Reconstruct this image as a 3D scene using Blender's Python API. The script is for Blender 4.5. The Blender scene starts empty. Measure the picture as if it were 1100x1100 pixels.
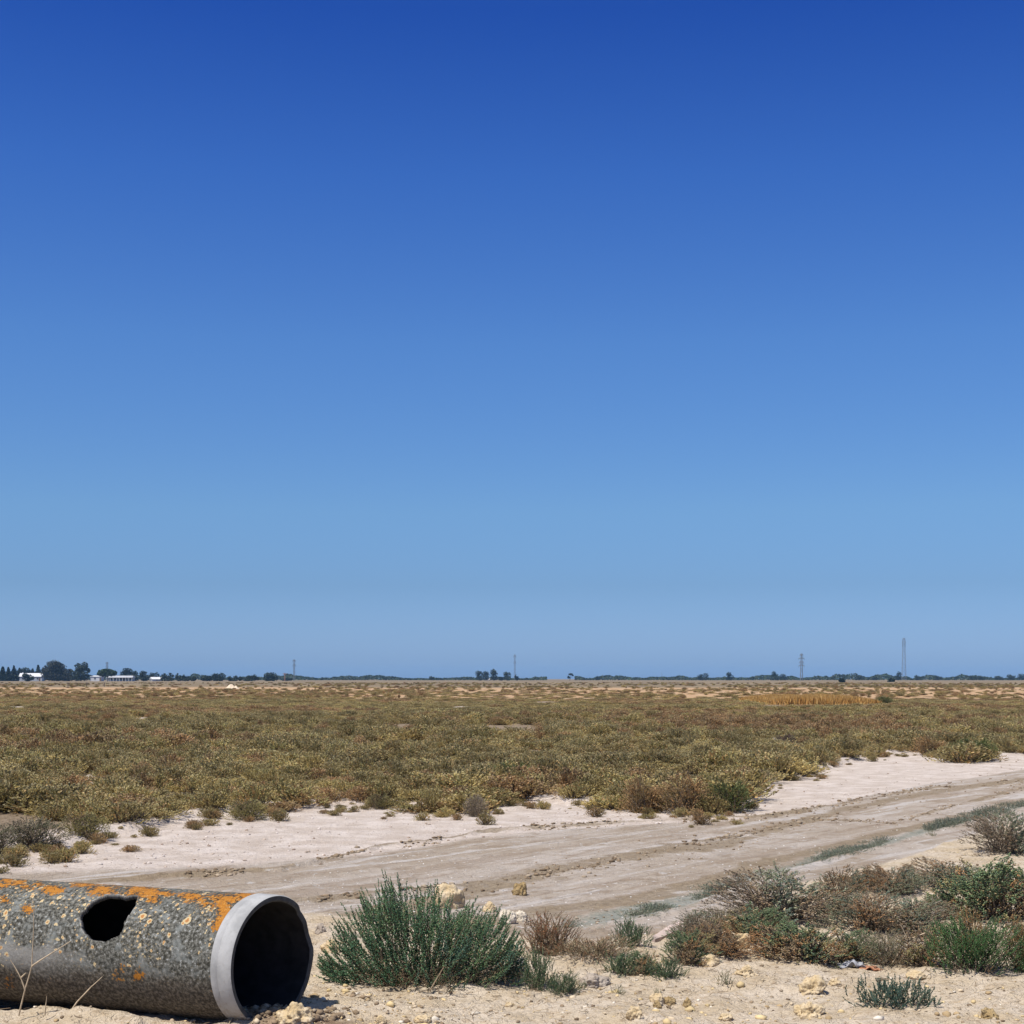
import bpy, bmesh, math, random
import numpy as np
from mathutils import Vector, Matrix

SC = bpy.context.scene
COL = SC.collection
F, CAMH, HOR, CX = 1597.0, 1.6, 729.0, 550.0
R = math.radians
rng = np.random.default_rng(7)
random.seed(7)

# ------------------------------------------------------------------ helpers
def gp(px, py, z=0.0):
    Y = F * (CAMH - z) / (py - HOR)
    return ((px - CX) / F * Y, Y)

def tag(o, label=None, cat=None, group=None, kind=None):
    if label: o['label'] = label
    if cat: o['category'] = cat
    if group: o['group'] = group
    if kind: o['kind'] = kind
    return o

def empty(name, loc, rz=0.0):
    o = bpy.data.objects.new(name, None)
    o.empty_display_size = 0.1
    o.location = loc
    o.rotation_euler = (0, 0, rz)
    COL.objects.link(o)
    return o

def link(name, me, parent=None, loc=None):
    o = bpy.data.objects.new(name, me)
    COL.objects.link(o)
    if parent: o.parent = parent
    if loc is not None: o.location = loc
    return o

def mesh_np(name, V, polys, mats=(), col=None, smooth=False, midx=None):
    """V (n,3); polys = list of int arrays, each (m,k)"""
    me = bpy.data.meshes.new(name)
    V = np.asarray(V, np.float32)
    me.vertices.add(len(V))
    me.vertices.foreach_set('co', V.ravel())
    polys = [np.asarray(p, np.int32) for p in polys if len(p)]
    tot = np.concatenate([np.full(len(p), p.shape[1], np.int32) for p in polys])
    idx = np.concatenate([p.ravel() for p in polys])
    me.loops.add(len(idx))
    me.loops.foreach_set('vertex_index', idx)
    me.polygons.add(len(tot))
    st = np.concatenate([[0], np.cumsum(tot)[:-1]]).astype(np.int32)
    me.polygons.foreach_set('loop_start', st)
    if midx is not None: me.polygons.foreach_set('material_index', np.asarray(midx, np.int32))
    if smooth: me.polygons.foreach_set('use_smooth', np.ones(len(tot), bool))
    if col is not None:
        a = me.attributes.new('col', 'FLOAT_COLOR', 'POINT')
        c = np.ones((len(V), 4), np.float32); c[:, :3] = col
        a.data.foreach_set('color', c.ravel())
    for m in mats: me.materials.append(m)
    me.update(calc_edges=True)
    me.validate()
    return me

def fattr(me, name, arr):
    a = me.attributes.new(name, 'FLOAT', 'POINT')
    a.data.foreach_set('value', np.asarray(arr, np.float32).ravel())

def _hash(i, j, s):
    h = (i.astype(np.int64) * 374761393 + j.astype(np.int64) * 668265263 + s * 974711) & 0x7fffffff
    h = ((h ^ (h >> 13)) * 1274126177) & 0x7fffffff
    return ((h ^ (h >> 16)) & 0xffff) / 65535.0

def vn(x, y, s=0):
    x = np.asarray(x, float); y = np.asarray(y, float)
    i = np.floor(x); j = np.floor(y); u = x - i; v = y - j
    u = u * u * (3 - 2 * u); v = v * v * (3 - 2 * v)
    i = i.astype(np.int64); j = j.astype(np.int64)
    a = _hash(i, j, s); b = _hash(i + 1, j, s); c = _hash(i, j + 1, s); d = _hash(i + 1, j + 1, s)
    return (a * (1 - u) + b * u) * (1 - v) + (c * (1 - u) + d * u) * v

def fbm(x, y, s=0, o=4):
    t = 0; a = .5; n = 0
    for k in range(o):
        t = t + a * vn(x * 2 ** k, y * 2 ** k, s + 31 * k); n += a; a *= .5
    return t / n

def sst(a, b, x):
    t = np.clip((x - a) / (b - a), 0, 1)
    return t * t * (3 - 2 * t)

# ------------------------------------------------------------------ node helpers
class NT:
    def __init__(s, tree): s.t = tree; s.n = tree.nodes; s.l = tree.links
    def node(s, typ, **kw):
        n = s.n.new(typ)
        for k, v in kw.items():
            if k.startswith('i_'):
                key = k[2:]
                sock = n.inputs[int(key)] if key.isdigit() else n.inputs[key.replace('_', ' ')]
                s.set(sock, v)
            else: setattr(n, k, v)
        return n
    def set(s, sock, v):
        if isinstance(v, bpy.types.NodeSocket): s.l.new(v, sock)
        elif isinstance(v, tuple) and len(v) == 3 and sock.type == 'RGBA': sock.default_value = (*v, 1)
        else: sock.default_value = v
    def math(s, op, a, b=0.0, c=0.0, clamp=False):
        n = s.n.new('ShaderNodeMath'); n.operation = op; n.use_clamp = clamp
        s.set(n.inputs[0], a); s.set(n.inputs[1], b); s.set(n.inputs[2], c)
        return n.outputs[0]
    def mix(s, f, a, b, mode='MIX'):
        n = s.n.new('ShaderNodeMix'); n.data_type = 'RGBA'; n.blend_type = mode
        s.set(n.inputs[0], f); s.set(n.inputs[6], a); s.set(n.inputs[7], b)
        return n.outputs[2]
    def ss(s, x, a, b, lo=0.0, hi=1.0):
        n = s.n.new('ShaderNodeMapRange'); n.interpolation_type = 'SMOOTHSTEP'
        s.set(n.inputs[0], x); s.set(n.inputs[1], a); s.set(n.inputs[2], b); s.set(n.inputs[3], lo); s.set(n.inputs[4], hi)
        return n.outputs[0]
    def noise(s, vec, scale, detail=4, rough=.55, dist=0.0):
        n = s.n.new('ShaderNodeTexNoise'); s.set(n.inputs['Vector'], vec)
        n.inputs['Scale'].default_value = scale; n.inputs['Detail'].default_value = detail
        n.inputs['Roughness'].default_value = rough; n.inputs['Distortion'].default_value = dist
        return n.outputs['Fac']
    def attr(s, name, kind='GEOMETRY', out='Fac'):
        n = s.n.new('ShaderNodeAttribute'); n.attribute_name = name; n.attribute_type = kind
        return n.outputs[out]

def material(name):
    m = bpy.data.materials.new(name); m.use_nodes = True
    t = NT(m.node_tree)
    b = m.node_tree.nodes['Principled BSDF']
    b.inputs['Specular IOR Level'].default_value = .2
    b.inputs['Roughness'].default_value = .85
    return m, t, b

def foliage_mat(name, var=.25, patch=0.0, transl=.12):
    m, t, b = material(name)
    c = t.attr('col', out='Color')
    oi = t.node('ShaderNodeObjectInfo')
    geo = t.node('ShaderNodeNewGeometry')
    k = t.math('MULTIPLY_ADD', oi.outputs['Random'], var * 2, 1 - var)
    hs = t.node('ShaderNodeHueSaturation', i_Color=c, i_Value=k)
    hs.inputs['Hue'].default_value = .5
    out = hs.outputs[0]
    if patch:
        n1 = t.noise(geo.outputs['Position'], .13, 3, .6)
        n2 = t.noise(geo.outputs['Position'], .45, 3, .6)
        out = t.mix(t.ss(n1, .5, .68, 0, patch * .5), out, (.37, .22, .11))
        out = t.mix(t.ss(n2, .56, .70, 0, patch), out, (.25, .24, .10))
    t.set(b.inputs['Base Color'], out)
    b.inputs['Roughness'].default_value = .6
    tr = t.node('ShaderNodeBsdfTranslucent'); t.set(tr.inputs[0], out)
    mx = t.node('ShaderNodeMixShader'); mx.inputs[0].default_value = transl
    o = m.node_tree.nodes['Material Output']
    t.l.new(b.outputs[0], mx.inputs[1]); t.l.new(tr.outputs[0], mx.inputs[2]); t.l.new(mx.outputs[0], o.inputs[0])
    return m

def plain(name, c, rough=.8, var=.15, scale=3.0):
    m, t, b = material(name)
    geo = t.node('ShaderNodeTexCoord')
    n = t.noise(geo.outputs['Object'], scale, 5, .6)
    k = t.ss(n, .25, .75, 1 - var, 1 + var)
    hs = t.node('ShaderNodeHueSaturation', i_Color=c, i_Value=k)
    t.set(b.inputs['Base Color'], hs.outputs[0])
    b.inputs['Roughness'].default_value = rough
    return m

# ------------------------------------------------------------------ camera, sun, sky
cam = bpy.data.cameras.new('camera'); camo = bpy.data.objects.new('camera', cam); COL.objects.link(camo)
camo.location = (0, 0, CAMH); camo.rotation_euler = (R(90), 0, 0)
cam.sensor_width = 36; cam.lens = 36 * F / 1100; cam.shift_y = (HOR - 550) / 1100
cam.clip_start = .1; cam.clip_end = 20000
SC.camera = camo

SUN_EL = R(64); sx, sy = -.70, -.714
sl = math.hypot(sx, sy); sx /= sl; sy /= sl
sun_dir = Vector((sx * math.cos(SUN_EL), sy * math.cos(SUN_EL), math.sin(SUN_EL)))
sd = bpy.data.lights.new('sun', 'SUN'); sd.energy = 5.0; sd.angle = R(.53); sd.color = (1, .955, .89)
so = bpy.data.objects.new('sun', sd); COL.objects.link(so)
so.rotation_euler = sun_dir.to_track_quat('Z', 'Y').to_euler(); so.location = (-20, -20, 60)

W = bpy.data.worlds.new('World'); SC.world = W; W.use_nodes = True
t = NT(W.node_tree)
bg = W.node_tree.nodes['Background']
sky = t.node('ShaderNodeTexSky', sky_type='NISHITA', sun_disc=False, sun_elevation=SUN_EL,
             sun_rotation=math.atan2(sx, sy), altitude=0, air_density=1.0, dust_density=.6, ozone_density=2.0)
tc = t.node('ShaderNodeTexCoord')
sep = t.node('ShaderNodeSeparateXYZ', i_Vector=tc.outputs['Generated'])
ramp = t.node('ShaderNodeValToRGB', i_Fac=t.math('MULTIPLY', sep.outputs[2], 1.0, clamp=True))
SKY_RAMP = [(0.0, (0.4381, 0.6587, 1.2665)), (0.018, (0.4381, 0.6587, 1.2665)), (0.062, (0.3784, 0.5661, 0.9532)), (0.1114, (0.4325, 0.6506, 0.9727)), (0.2193, (0.3653, 0.6356, 1.0581)), (0.32, (0.2305, 0.5027, 1.0738)), (0.41, (0.1117, 0.3337, 0.9688)), (0.52, (0.1942, 0.4237, 0.9533)), (0.75, (0.95, 1.0, 1.1)), (1.0, (1, 1, 1.05))]
el = ramp.color_ramp.elements
for i, (p, c) in enumerate(SKY_RAMP):
    e = el[i] if i < 1 else el.new(p)
    e.position = p; e.color = (*c, 1)
el[-1].color = (*SKY_RAMP[-1][1], 1)
t.set(bg.inputs[0], t.mix(1.0, sky.outputs[0], ramp.outputs[0], 'MULTIPLY'))
bg.inputs[1].default_value = .10

SC.view_settings.view_transform = 'Standard'; SC.view_settings.look = 'None'
SC.view_settings.exposure = 0.18; SC.view_settings.gamma = 1.0
SC.render.engine = 'CYCLES'
SC.cycles.max_bounces = 5; SC.cycles.diffuse_bounces = 3; SC.cycles.volume_bounces = 1
SC.cycles.transparent_max_bounces = 4

# ------------------------------------------------------------------ layout lines (drawn on the ground plane)
def pline(pts):
    a = np.array(pts, float)
    return lambda px: np.interp(px, a[:, 0], a[:, 1])
FIELD = pline([(-600, 960), (-60, 915), (0, 918), (70, 912), (120, 896), (200, 882), (250, 878), (290, 874), (340, 866), (420, 868), (500, 872),
               (560, 861), (640, 867), (700, 871), (760, 874), (806, 868), (818, 842), (850, 836), (890, 826), (930, 813), (985, 807),
               (1030, 818), (1100, 812), (1300, 806), (1800, 790)])
TRACK = pline([(-600, 960), (0, 938), (150, 934), (300, 926), (400, 918), (500, 902), (600, 892), (700, 886), (800, 880), (900, 862), (1000, 842), (1100, 826), (1800, 790)])
ALGAE = pline([(-600, 1120), (300, 1060), (560, 1000), (620, 991), (700, 977), (750, 965), (800, 945), (900, 917), (960, 902), (1010, 888), (1100, 866), (1800, 800)])
FORE = pline([(-600, 985), (0, 975), (250, 975), (345, 985), (480, 1002), (620, 1012), (700, 1002), (760, 985), (860, 952), (960, 925), (1060, 893), (1100, 880), (1800, 805)])
TANS = [pline([(-600, 1080), (300, 1010), (480, 962), (560, 942), (640, 926), (780, 906), (900, 872), (1000, 851), (1100, 837), (1800, 795)])]
RUTS = [pline([(-600, 990), (300, 934), (365, 920), (410, 908), (460, 905), (520, 893), (620, 886), (720, 881), (820, 879), (1000, 846), (1800, 793)]),
        pline([(-600, 1060), (450, 955), (640, 930), (700, 913), (780, 900), (880, 880), (960, 884), (1020, 868), (1100, 846), (1800, 797)])]

def pxy(x, y):
    y = np.maximum(y, 2.0)
    return x / y * F + CX, F * CAMH / y + HOR

def pipe_coords(x, y):
    return None

AL, CUT, TILT, PR = R(24), R(6), R(.4), .300
PY = 6.85
PC = np.array([(294 - CX) / F * PY, PY, CAMH - (1032 - HOR) / F * PY])       # centre of the mouth
PD = np.array([-math.cos(AL) * math.cos(TILT), math.sin(AL) * math.cos(TILT), -math.sin(TILT)])   # axis, away from the mouth
PS = np.array([-math.sin(AL), -math.cos(AL), 0.0])                           # sideways, towards the camera

def height(x, y):
    x = np.asarray(x, float); y = np.asarray(y, float)
    px, py = pxy(x, y)
    dm = lambda line: (line(px) - py) * y * y / (F * CAMH)       # metres beyond (+) or before (-) the line
    near = 1 - sst(25, 60, y)
    z = .05 * (fbm(x * .35, y * .35, 3, 3) - .5) * (1 - .9 * sst(40, 110, y))
    f = dm(FIELD)
    fe = f + .5 * (fbm(x * 1.6, y * 1.6, 5, 3) - .5)
    z = z + .07 * sst(-.25, .35, fe) * (1 - sst(60, 140, y))
    fore = sst(-.15, .35, -dm(FORE) + .4 * (fbm(x * 2.2, y * 2.2, 11, 3) - .5))
    rough = np.where(fe > -.3, .5, 0) + fore
    z = z + near * (.010 + .022 * np.clip(rough, 0, 1)) * (fbm(x * 5, y * 5, 17, 4) - .5) * 2
    z = z + near * (.003 + .010 * fore) * (fbm(x * 22, y * 22, 23, 3) - .5) * 2
    z = z + .02 * fore
    for k, r in enumerate(RUTS):
        d = dm(r) + .12 * (fbm(x * 1.5, y * 1.5, 40 + k, 3) - .5)
        broken = sst(.42, .6, fbm(x * .9, y * .9, 50 + k, 2))
        z = z + near * broken * (.022 * np.exp(-(d / .07) ** 2) * (.5 + vn(x * 14, y * 14, 60)) - .015 * np.exp(-((d + .2) / .14) ** 2))
    d = dm(ALGAE)
    z = z + near * (.02 * np.exp(-((d + .28) / .18) ** 2) - .02 * np.exp(-(d / .25) ** 2))
    # soil banked against the front of the pipe, scoured hollow under its left part
    rx = x - PC[0]; ry = y - PC[1]
    ta = rx * PD[0] + ry * PD[1]; sa = rx * PS[0] + ry * PS[1]
    n = fbm(x * 4, y * 4, 71, 4) - .5
    inl = sst(.16, .42, ta + .5 * n) * (1 - sst(3.4, 4.2, ta))
    crest = .34 + .10 * n
    z = z + inl * (.10 + .05 * n) * np.exp(-((sa - crest) / .13) ** 2) * (.06 + .50 * np.exp(-((ta - .62) / .30) ** 2)) * (1 + 1.1 * (fbm(x * 16, y * 16, 77, 4) - .5))
    z = z - inl * .075 * np.exp(-((sa - .02) / .20) ** 2) * sst(.2, 1.4, ta)
    z = z + .05 * np.exp(-((ta + .12) / .3) ** 2 - ((sa - .05) / .24) ** 2) * (1 + 1.5 * n)
    return z

def gz(x, y): return float(height(np.array([x]), np.array([y]))[0])
def at(px, py):
    """ground point seen at that place of the photograph, with its height"""
    x, y = gp(px, py)
    for _ in range(3):
        z = gz(x, y); x, y = gp(px, py, z)
    return x, y, gz(x, y)

# ------------------------------------------------------------------ ground
def geo_axis(fine0, fine1, step, g, lim0, lim1):
    a = list(np.arange(fine0, fine1, step))
    s = step; v = a[-1]
    while v < lim1: s *= g; v += s; a.append(v)
    s = step; v = a[0]; b = []
    while v > lim0: s *= g; v -= s; b.append(v)
    return np.array(b[::-1] + a)
BARE = [(622, 797, 14, 1.5), (655, 798, 9, 1.4), (690, 798, 10, 2.2), (98, 846, 12, 6), (268, 858, 26, 4), (300, 796, 7, 4), (240, 801, 15, 2), (108, 792, 20, 2), (20, 762, 15, 1.6), (140, 764, 12, 1.4), (82, 801, 12, 2),
        (365, 769, 6, 2.2), (390, 771, 8, 1.4), (495, 762, 15, 1.5), (572, 803, 10, 2.5), (690, 791, 10, 1.6), (445, 832, 8, 4), (330, 838, 10, 4), (150, 775, 8, 1.6), (700, 777, 9, 1.6), (930, 763, 7, 1.4), (1015, 770, 9, 1.6)]
def bare_px(px, py):
    b_ = np.zeros(np.shape(px))
    w_ = .5 * (vn(px * .11, py * .5, 301) - .5)
    for cx_, cy_, rx_, ry_ in BARE:
        b_ = np.maximum(b_, sst(1.15, .75, np.hypot((px - cx_) / (rx_ * 1.15), (py - cy_) / (ry_ * 1.75)) + w_))
    return b_
GX = geo_axis(-4.2, 4.2, .024, 1.022, -6000, 6000)
GY = geo_axis(5.6, 10.5, .022, 1.009, -40, 6000)
GY = np.concatenate([[g for g in (-40, -20, -8, 0, 2.5, 4)], GY[GY > 4.6]])
XX, YY = np.meshgrid(GX, GY)
ZZ = height(XX, YY)
V = np.stack([XX, YY, ZZ], -1).reshape(-1, 3)
nx, ny = len(GX), len(GY)
i = np.arange(nx * ny).reshape(ny, nx)
Q = np.stack([i[:-1, :-1], i[:-1, 1:], i[1:, 1:], i[1:, :-1]], -1).reshape(-1, 4)

gm, t, b = material('salt_marsh_soil')
geo = t.node('ShaderNodeNewGeometry'); P = geo.outputs['Position']
n_big = t.noise(P, .6, 4); n_mid = t.noise(P, 3.0, 5, .6); n_fin = t.noise(P, 19, 5, .65); n_gr = t.noise(P, 95, 3, .7)
A = lambda nm: t.attr(nm)
def zone(nm, amt=.5, w=.25, src=None):
    v = t.math('MULTIPLY_ADD', t.math('SUBTRACT', src or n_mid, .5), amt * 2, A(nm))
    return t.ss(v, .5 - w, .5 + w)
# base: pale salty bank
colr = t.mix(t.ss(n_mid, .35, .68), (.50, .415, .34), (.64, .555, .48))
colr = t.mix(t.ss(n_fin, .56, .72, 0, .55), colr, (.33, .25, .19))
# grey track
tr = t.mix(t.ss(n_big, .35, .65), (.36, .292, .22), (.46, .395, .33))
tr = t.mix(t.ss(n_mid, .52, .66, 0, .7), tr, (.27, .205, .14))
tr = t.mix(t.ss(n_fin, .57, .70, 0, .6), tr, (.23, .175, .125))
rotm = t.node('ShaderNodeMapping', i_Vector=P); rotm.inputs['Rotation'].default_value = (0, 0, R(-50))
st_ = t.node('ShaderNodeMapping', i_Vector=rotm.outputs[0]); st_.inputs['Scale'].default_value = (.10, 1, 1)
sk1 = t.noise(st_.outputs[0], 3.2, 5, .62, .6); sk2 = t.noise(st_.outputs[0], 14, 4, .62, .4)
tr = t.mix(t.ss(sk1, .50, .62, 0, .5), tr, (.275, .205, .14))
tr = t.mix(t.ss(sk1, .46, .37, 0, .8), tr, (.52, .47, .42))
tr = t.mix(t.ss(sk2, .55, .66, 0, .45), tr, (.22, .165, .115))
tr = t.mix(t.ss(t.noise(P, 7, 5, .7), .58, .66, 0, .7), tr, (.54, .50, .455))
colr = t.mix(t.ss(sk2, .57, .68, 0, .35), colr, (.36, .285, .215))
colr = t.mix(zone('track', .3), colr, tr)
tan = t.mix(t.ss(n_fin, .4, .62), (.285, .22, .14), (.215, .16, .10))
colr = t.mix(t.math('MULTIPLY', zone('tan', .85, .16), .8), colr, tan)
# foreground sand
fs = t.mix(t.ss(n_mid, .36, .64), (.50, .40, .27), (.585, .49, .37))
fs = t.mix(t.ss(n_fin, .51, .66, 0, .75), fs, (.40, .30, .19))
fs = t.mix(t.ss(t.noise(P, 42, 4, .7), .57, .68, 0, .7), fs, (.30, .215, .13))
fs = t.mix(t.ss(n_gr, .60, .74, 0, .5), fs, (.25, .18, .11))
colr = t.mix(zone('fore', .4), colr, fs)
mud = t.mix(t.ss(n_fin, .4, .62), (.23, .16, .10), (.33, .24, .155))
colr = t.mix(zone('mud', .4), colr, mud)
al = t.mix(t.ss(n_fin, .42, .6), (.15, .195, .165), (.27, .265, .205))
colr = t.mix(t.math('MULTIPLY', zone('algae', 1.1, .12, n_fin), .62), colr, al)
# soil and litter under the shrubs
lit = t.mix(t.ss(n_fin, .4, .65), (.19, .14, .09), (.30, .23, .155))
pale = t.ss(t.noise(P, .22, 3, .6), .57, .66)
lit = t.mix(t.math('MAXIMUM', A('bare'), t.math('MULTIPLY', pale, .4)), lit, (.50, .43, .35))
colr = t.mix(zone('field', .35), colr, lit)
oc = t.mix(t.ss(n_big, .4, .6), (.38, .22, .105), (.46, .33, .205))
colr = t.mix(zone('ochre', .3, .3, n_big), colr, oc)
fg = t.mix(t.ss(t.noise(P, .03, 4), .4, .6), (.16, .12, .072), (.235, .18, .11))
colr = t.mix(A('plain'), colr, fg)
t.set(b.inputs['Base Color'], colr)
b.inputs['Roughness'].default_value = .95; b.inputs['Specular IOR Level'].default_value = .1
vor = t.node('ShaderNodeTexVoronoi', feature='DISTANCE_TO_EDGE', i_Vector=t.node('ShaderNodeVectorMath', operation='ADD', i_0=P,
      i_1=t.node('ShaderNodeTexNoise', i_Vector=P, i_Scale=6.0).outputs['Color']).outputs[0], i_Scale=5.0)
crack = t.ss(vor.outputs['Distance'], 0.0, .05)
hgt = t.math('ADD', t.math('MULTIPLY', n_fin, .030), t.math('MULTIPLY', n_gr, .012))
hgt = t.math('ADD', hgt, t.math('MULTIPLY', crack, .004))
hgt = t.math('ADD', hgt, t.math('MULTIPLY', sk2, .02))
bump = t.node('ShaderNodeBump', i_Height=hgt, i_Distance=1.0, i_Strength=1.0)
t.set(b.inputs['Normal'], bump.outputs[0])

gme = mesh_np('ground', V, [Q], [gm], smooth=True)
x, y = V[:, 0].astype(float), V[:, 1].astype(float)
px, py = pxy(x, y)
dmy = lambda line: (line(px) - py) * y * y / (F * CAMH)
wob = .6 * (fbm(x * .8, y * .8, 81, 3) - .5)
fattr(gme, 'track', sst(-.45, .45, -dmy(TRACK) + wob))
fattr(gme, 'fore', sst(-.3, .3, -dmy(FORE) + wob))
fattr(gme, 'field', sst(.3, 2.2, dmy(FIELD) + 1.5 * wob))
tanv = 0
for L_, w_ in [(TANS[0], .55), (RUTS[0], .14), (RUTS[1], .16)]:
    tanv = np.maximum(tanv, np.exp(-((dmy(L_) + .5 * wob) / w_) ** 2) * (.35 + .9 * fbm(x * .7, y * .7, 91, 2)))
tanv = np.maximum(tanv, .8 * np.exp(-((dmy(ALGAE) - .75) / .5) ** 2))
fattr(gme, 'tan', tanv * (y < 60))
alg = np.exp(-((dmy(ALGAE) + .5 * wob) / .34) ** 2) * sst(560, 660, px) * (.35 + 1.2 * vn(x * 1.1, y * 1.1, 95)) * (1 + .35 * np.exp(-((px - 690) / 70) ** 2))
fattr(gme, 'algae', alg)
rx = x - PC[0]; ry = y - PC[1]
ta = rx * PD[0] + ry * PD[1]; sa = rx * PS[0] + ry * PS[1]
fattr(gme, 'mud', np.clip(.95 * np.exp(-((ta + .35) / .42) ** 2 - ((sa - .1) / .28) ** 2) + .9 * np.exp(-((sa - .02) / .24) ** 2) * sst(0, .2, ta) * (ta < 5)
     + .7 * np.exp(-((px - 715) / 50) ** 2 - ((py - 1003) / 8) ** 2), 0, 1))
wy = 9 * (vn(x * .02, y * .02, 99) - .5) * y / 120
fattr(gme, 'bare', np.maximum(bare_px(px, py) * .9, 0 * sst(.635, .66, np.maximum(fbm(x * .22, y * .176, 201, 3), fbm(x * .42, y * .30, 207, 3) - .05))))
fattr(gme, 'ochre', sst(104, 128, y + wy) * (1 - .0 * y))
fattr(gme, 'plain', sst(235, 300, y + 2 * wy))
tag(link('ground', gme), kind='structure')

# ------------------------------------------------------------------ pipe
def make_pipe():
    root = empty('concrete_pipe', (float(PC[0]), float(PC[1]), 0.0))
    tag(root, 'old grey concrete pipe with orange lichen and a jagged hole lying on the sand', 'pipe')
    L, na, nl, TH = 3.4, 360, 520, .024
    U = np.cross(PS, PD); U = U / np.linalg.norm(U)
    if U[2] < 0: U = -U
    a2 = AL + CUT
    NC = np.array([-math.cos(a2), math.sin(a2), 0.0])
    off = PC - np.array([PC[0], PC[1], 0.0])
    ph = np.linspace(0, 2 * np.pi, na, endpoint=False)     # 0 = top, + towards the camera
    # chipped rim on the far side of the mouth (world right)
    def rim(phi):
        t0 = lambda r: -(r * (np.cos(phi)[:, None] * U + np.sin(phi)[:, None] * PS) @ NC) / (PD @ NC)
        d = np.angle(np.exp(1j * (phi - R(-62))))
        chip = .016 * sst(R(27), R(15), np.abs(d)) * (0.7 + .5 * vn(phi * 9, phi * 0, 5))
        d2 = np.angle(np.exp(1j * (phi - R(-118))))
        chip += .003 * sst(R(24), R(10), np.abs(d2)) * (0.6 + .6 * vn(phi * 11, phi * 0, 8))
        return t0, chip
    t0f, chip = rim(ph)
    BW = .105                      # width of the pale machined band at the mouth
    def ring_pts(r, tt):           # r scalar or (m,), tt (m,na)
        return off + (r * (np.cos(ph)[:, None] * U + np.sin(ph)[:, None] * PS))[None] + (tt[:, :, None] * PD)
    # ---- body
    s = np.linspace(0, 1, nl) ** 1.0 * (L - BW) + BW
    tt = s[:, None] + t0f(PR)[None] * np.clip(1 - (s[:, None] - BW) / .5, 0, 1)
    Vb = ring_pts(PR, tt).reshape(-1, 3)
    # slight irregularity
    rr = .0018 * (fbm(np.repeat(s, na) * 18, np.tile(ph, nl) * 6, 14, 3) - .5)
    rad = (np.cos(ph)[:, None] * U + np.sin(ph)[:, None] * PS)
    Vb += rr[:, None] * np.tile(rad, (nl, 1))
    ii = np.arange(nl * na).reshape(nl, na)
    jn = np.roll(ii, -1, axis=1)
    Qb = np.stack([ii[:-1], ii[1:], jn[1:], jn[:-1]], -1).reshape(-1, 4)
    # hole: outline in picture of the pipe skin, (axial s, angle) per cell
    Pw = Vb + np.array([PC[0], PC[1], 0])
    sxp = CX + F * Pw[:, 0] / Pw[:, 1]; syp = HOR + F * (CAMH - Pw[:, 2]) / Pw[:, 1]
    PHI = np.tile(ph, nl)
    outline = np.array([(86, 988), (93, 975), (104, 966), (120, 961.5), (134, 963), (148, 962), (147.5, 966), (143, 975), (137, 984), (133, 991),
                        (128, 1004), (120, 1008), (113, 1011), (104, 1010), (98, 1009.5), (93, 1004), (89, 1001), (87, 994)], float)
    cxh, cyh = 116, 986
    oa = np.arctan2(outline[:, 1] - cyh, outline[:, 0] - cxh); orr = np.hypot(outline[:, 1] - cyh, outline[:, 0] - cxh)
    o = np.argsort(oa); oa, orr = oa[o], orr[o]
    va = np.arctan2(syp - cyh, sxp - cxh); vr = np.hypot(syp - cyh, sxp - cxh)
    rad_h = np.interp(va, oa, orr, period=2 * np.pi) + 1.6 * (vn(va * 9 + 20, va * 0, 3) - .5)
    front = (np.sin(PHI) > -.25)
    inside = (vr < rad_h) & front
    hd = np.where(front, (vr - rad_h) / 220.0, 1.0)         # metres from the hole edge
    # pull the vertices just outside the hole onto its outline is unnecessary at this density
    keep = ~(inside[Qb].sum(1) >= 2)
    Qb = Qb[keep]
    used = np.zeros(len(Vb), bool); used[Qb.ravel()] = True
    remap = np.cumsum(used) - 1
    S_ = np.repeat(s, na)
    me = mesh_np('pipe_body', Vb[used], [remap[Qb]], [], smooth=True)
    fattr(me, 'ax', S_[used]); fattr(me, 'ang', (np.angle(np.exp(1j * PHI)) * PR)[used])
    # large lichen crusts, as patches on the skin
    lp = np.full(len(Vb), -1.0)
    for (cx_, cy_, w_, h_, e_) in [(248, 966, 26, 6, 1), (243, 978, 10, 11, 1), (238, 992, 9, 9, 1), (262, 963, 14, 5, .9), (205, 964, 14, 5, 1), (222, 971, 9, 5, .8),
                               (154, 959, 20, 8, 1), (163, 966, 9, 5, .8), (112, 955, 17, 6, .9), (56, 955, 11, 5, 1.1), (20, 948, 10, 4, .9), (27, 953, 8, 3, .8), (8, 946, 9, 3, .8),
                               (90, 950, 14, 3, .7), (42, 950, 6, 3, .7), (178, 960, 9, 3, .8), (147, 1048, 5.5, 6, .8), (128, 1044, 5, 6, .6), (11, 1050, 5, 5, .3), (232, 1062, 5, 9, .6),
                               (30, 977, 5, 4, .8), (5, 968, 5, 6, .7), (3, 951, 9, 3, .8)]:
        d = np.sqrt(((sxp - cx_) / w_) ** 2 + ((syp - cy_) / h_) ** 2)
        lp = np.maximum(lp, e_ * (1.15 - d))
    lp = np.where(np.cos(PHI - R(35)) > -.4, lp, -1)
    fattr(me, 'crust', np.clip(lp[used], -1, 1))
    fattr(me, 'hole', np.clip(hd[used], -1, 1))
    m, t, b = material('weathered_cement')
    ax = t.attr('ax'); an = t.attr('ang'); crust = t.attr('crust'); hole = t.attr('hole')
    vec = t.node('ShaderNodeCombineXYZ', i_X=ax, i_Y=an).outputs[0]
    n1 = t.noise(vec, 11, 5, .6); n2 = t.noise(vec, 55, 5, .72); n3 = t.noise(vec, 160, 3, .7); n0 = t.noise(vec, 4, 4, .6)
    c = t.mix(t.ss(n2, .40, .60), (.034, .033, .026), (.165, .16, .135))
    c = t.mix(t.ss(n1, .50, .66, 0, .75), c, (.20, .21, .195))
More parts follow.
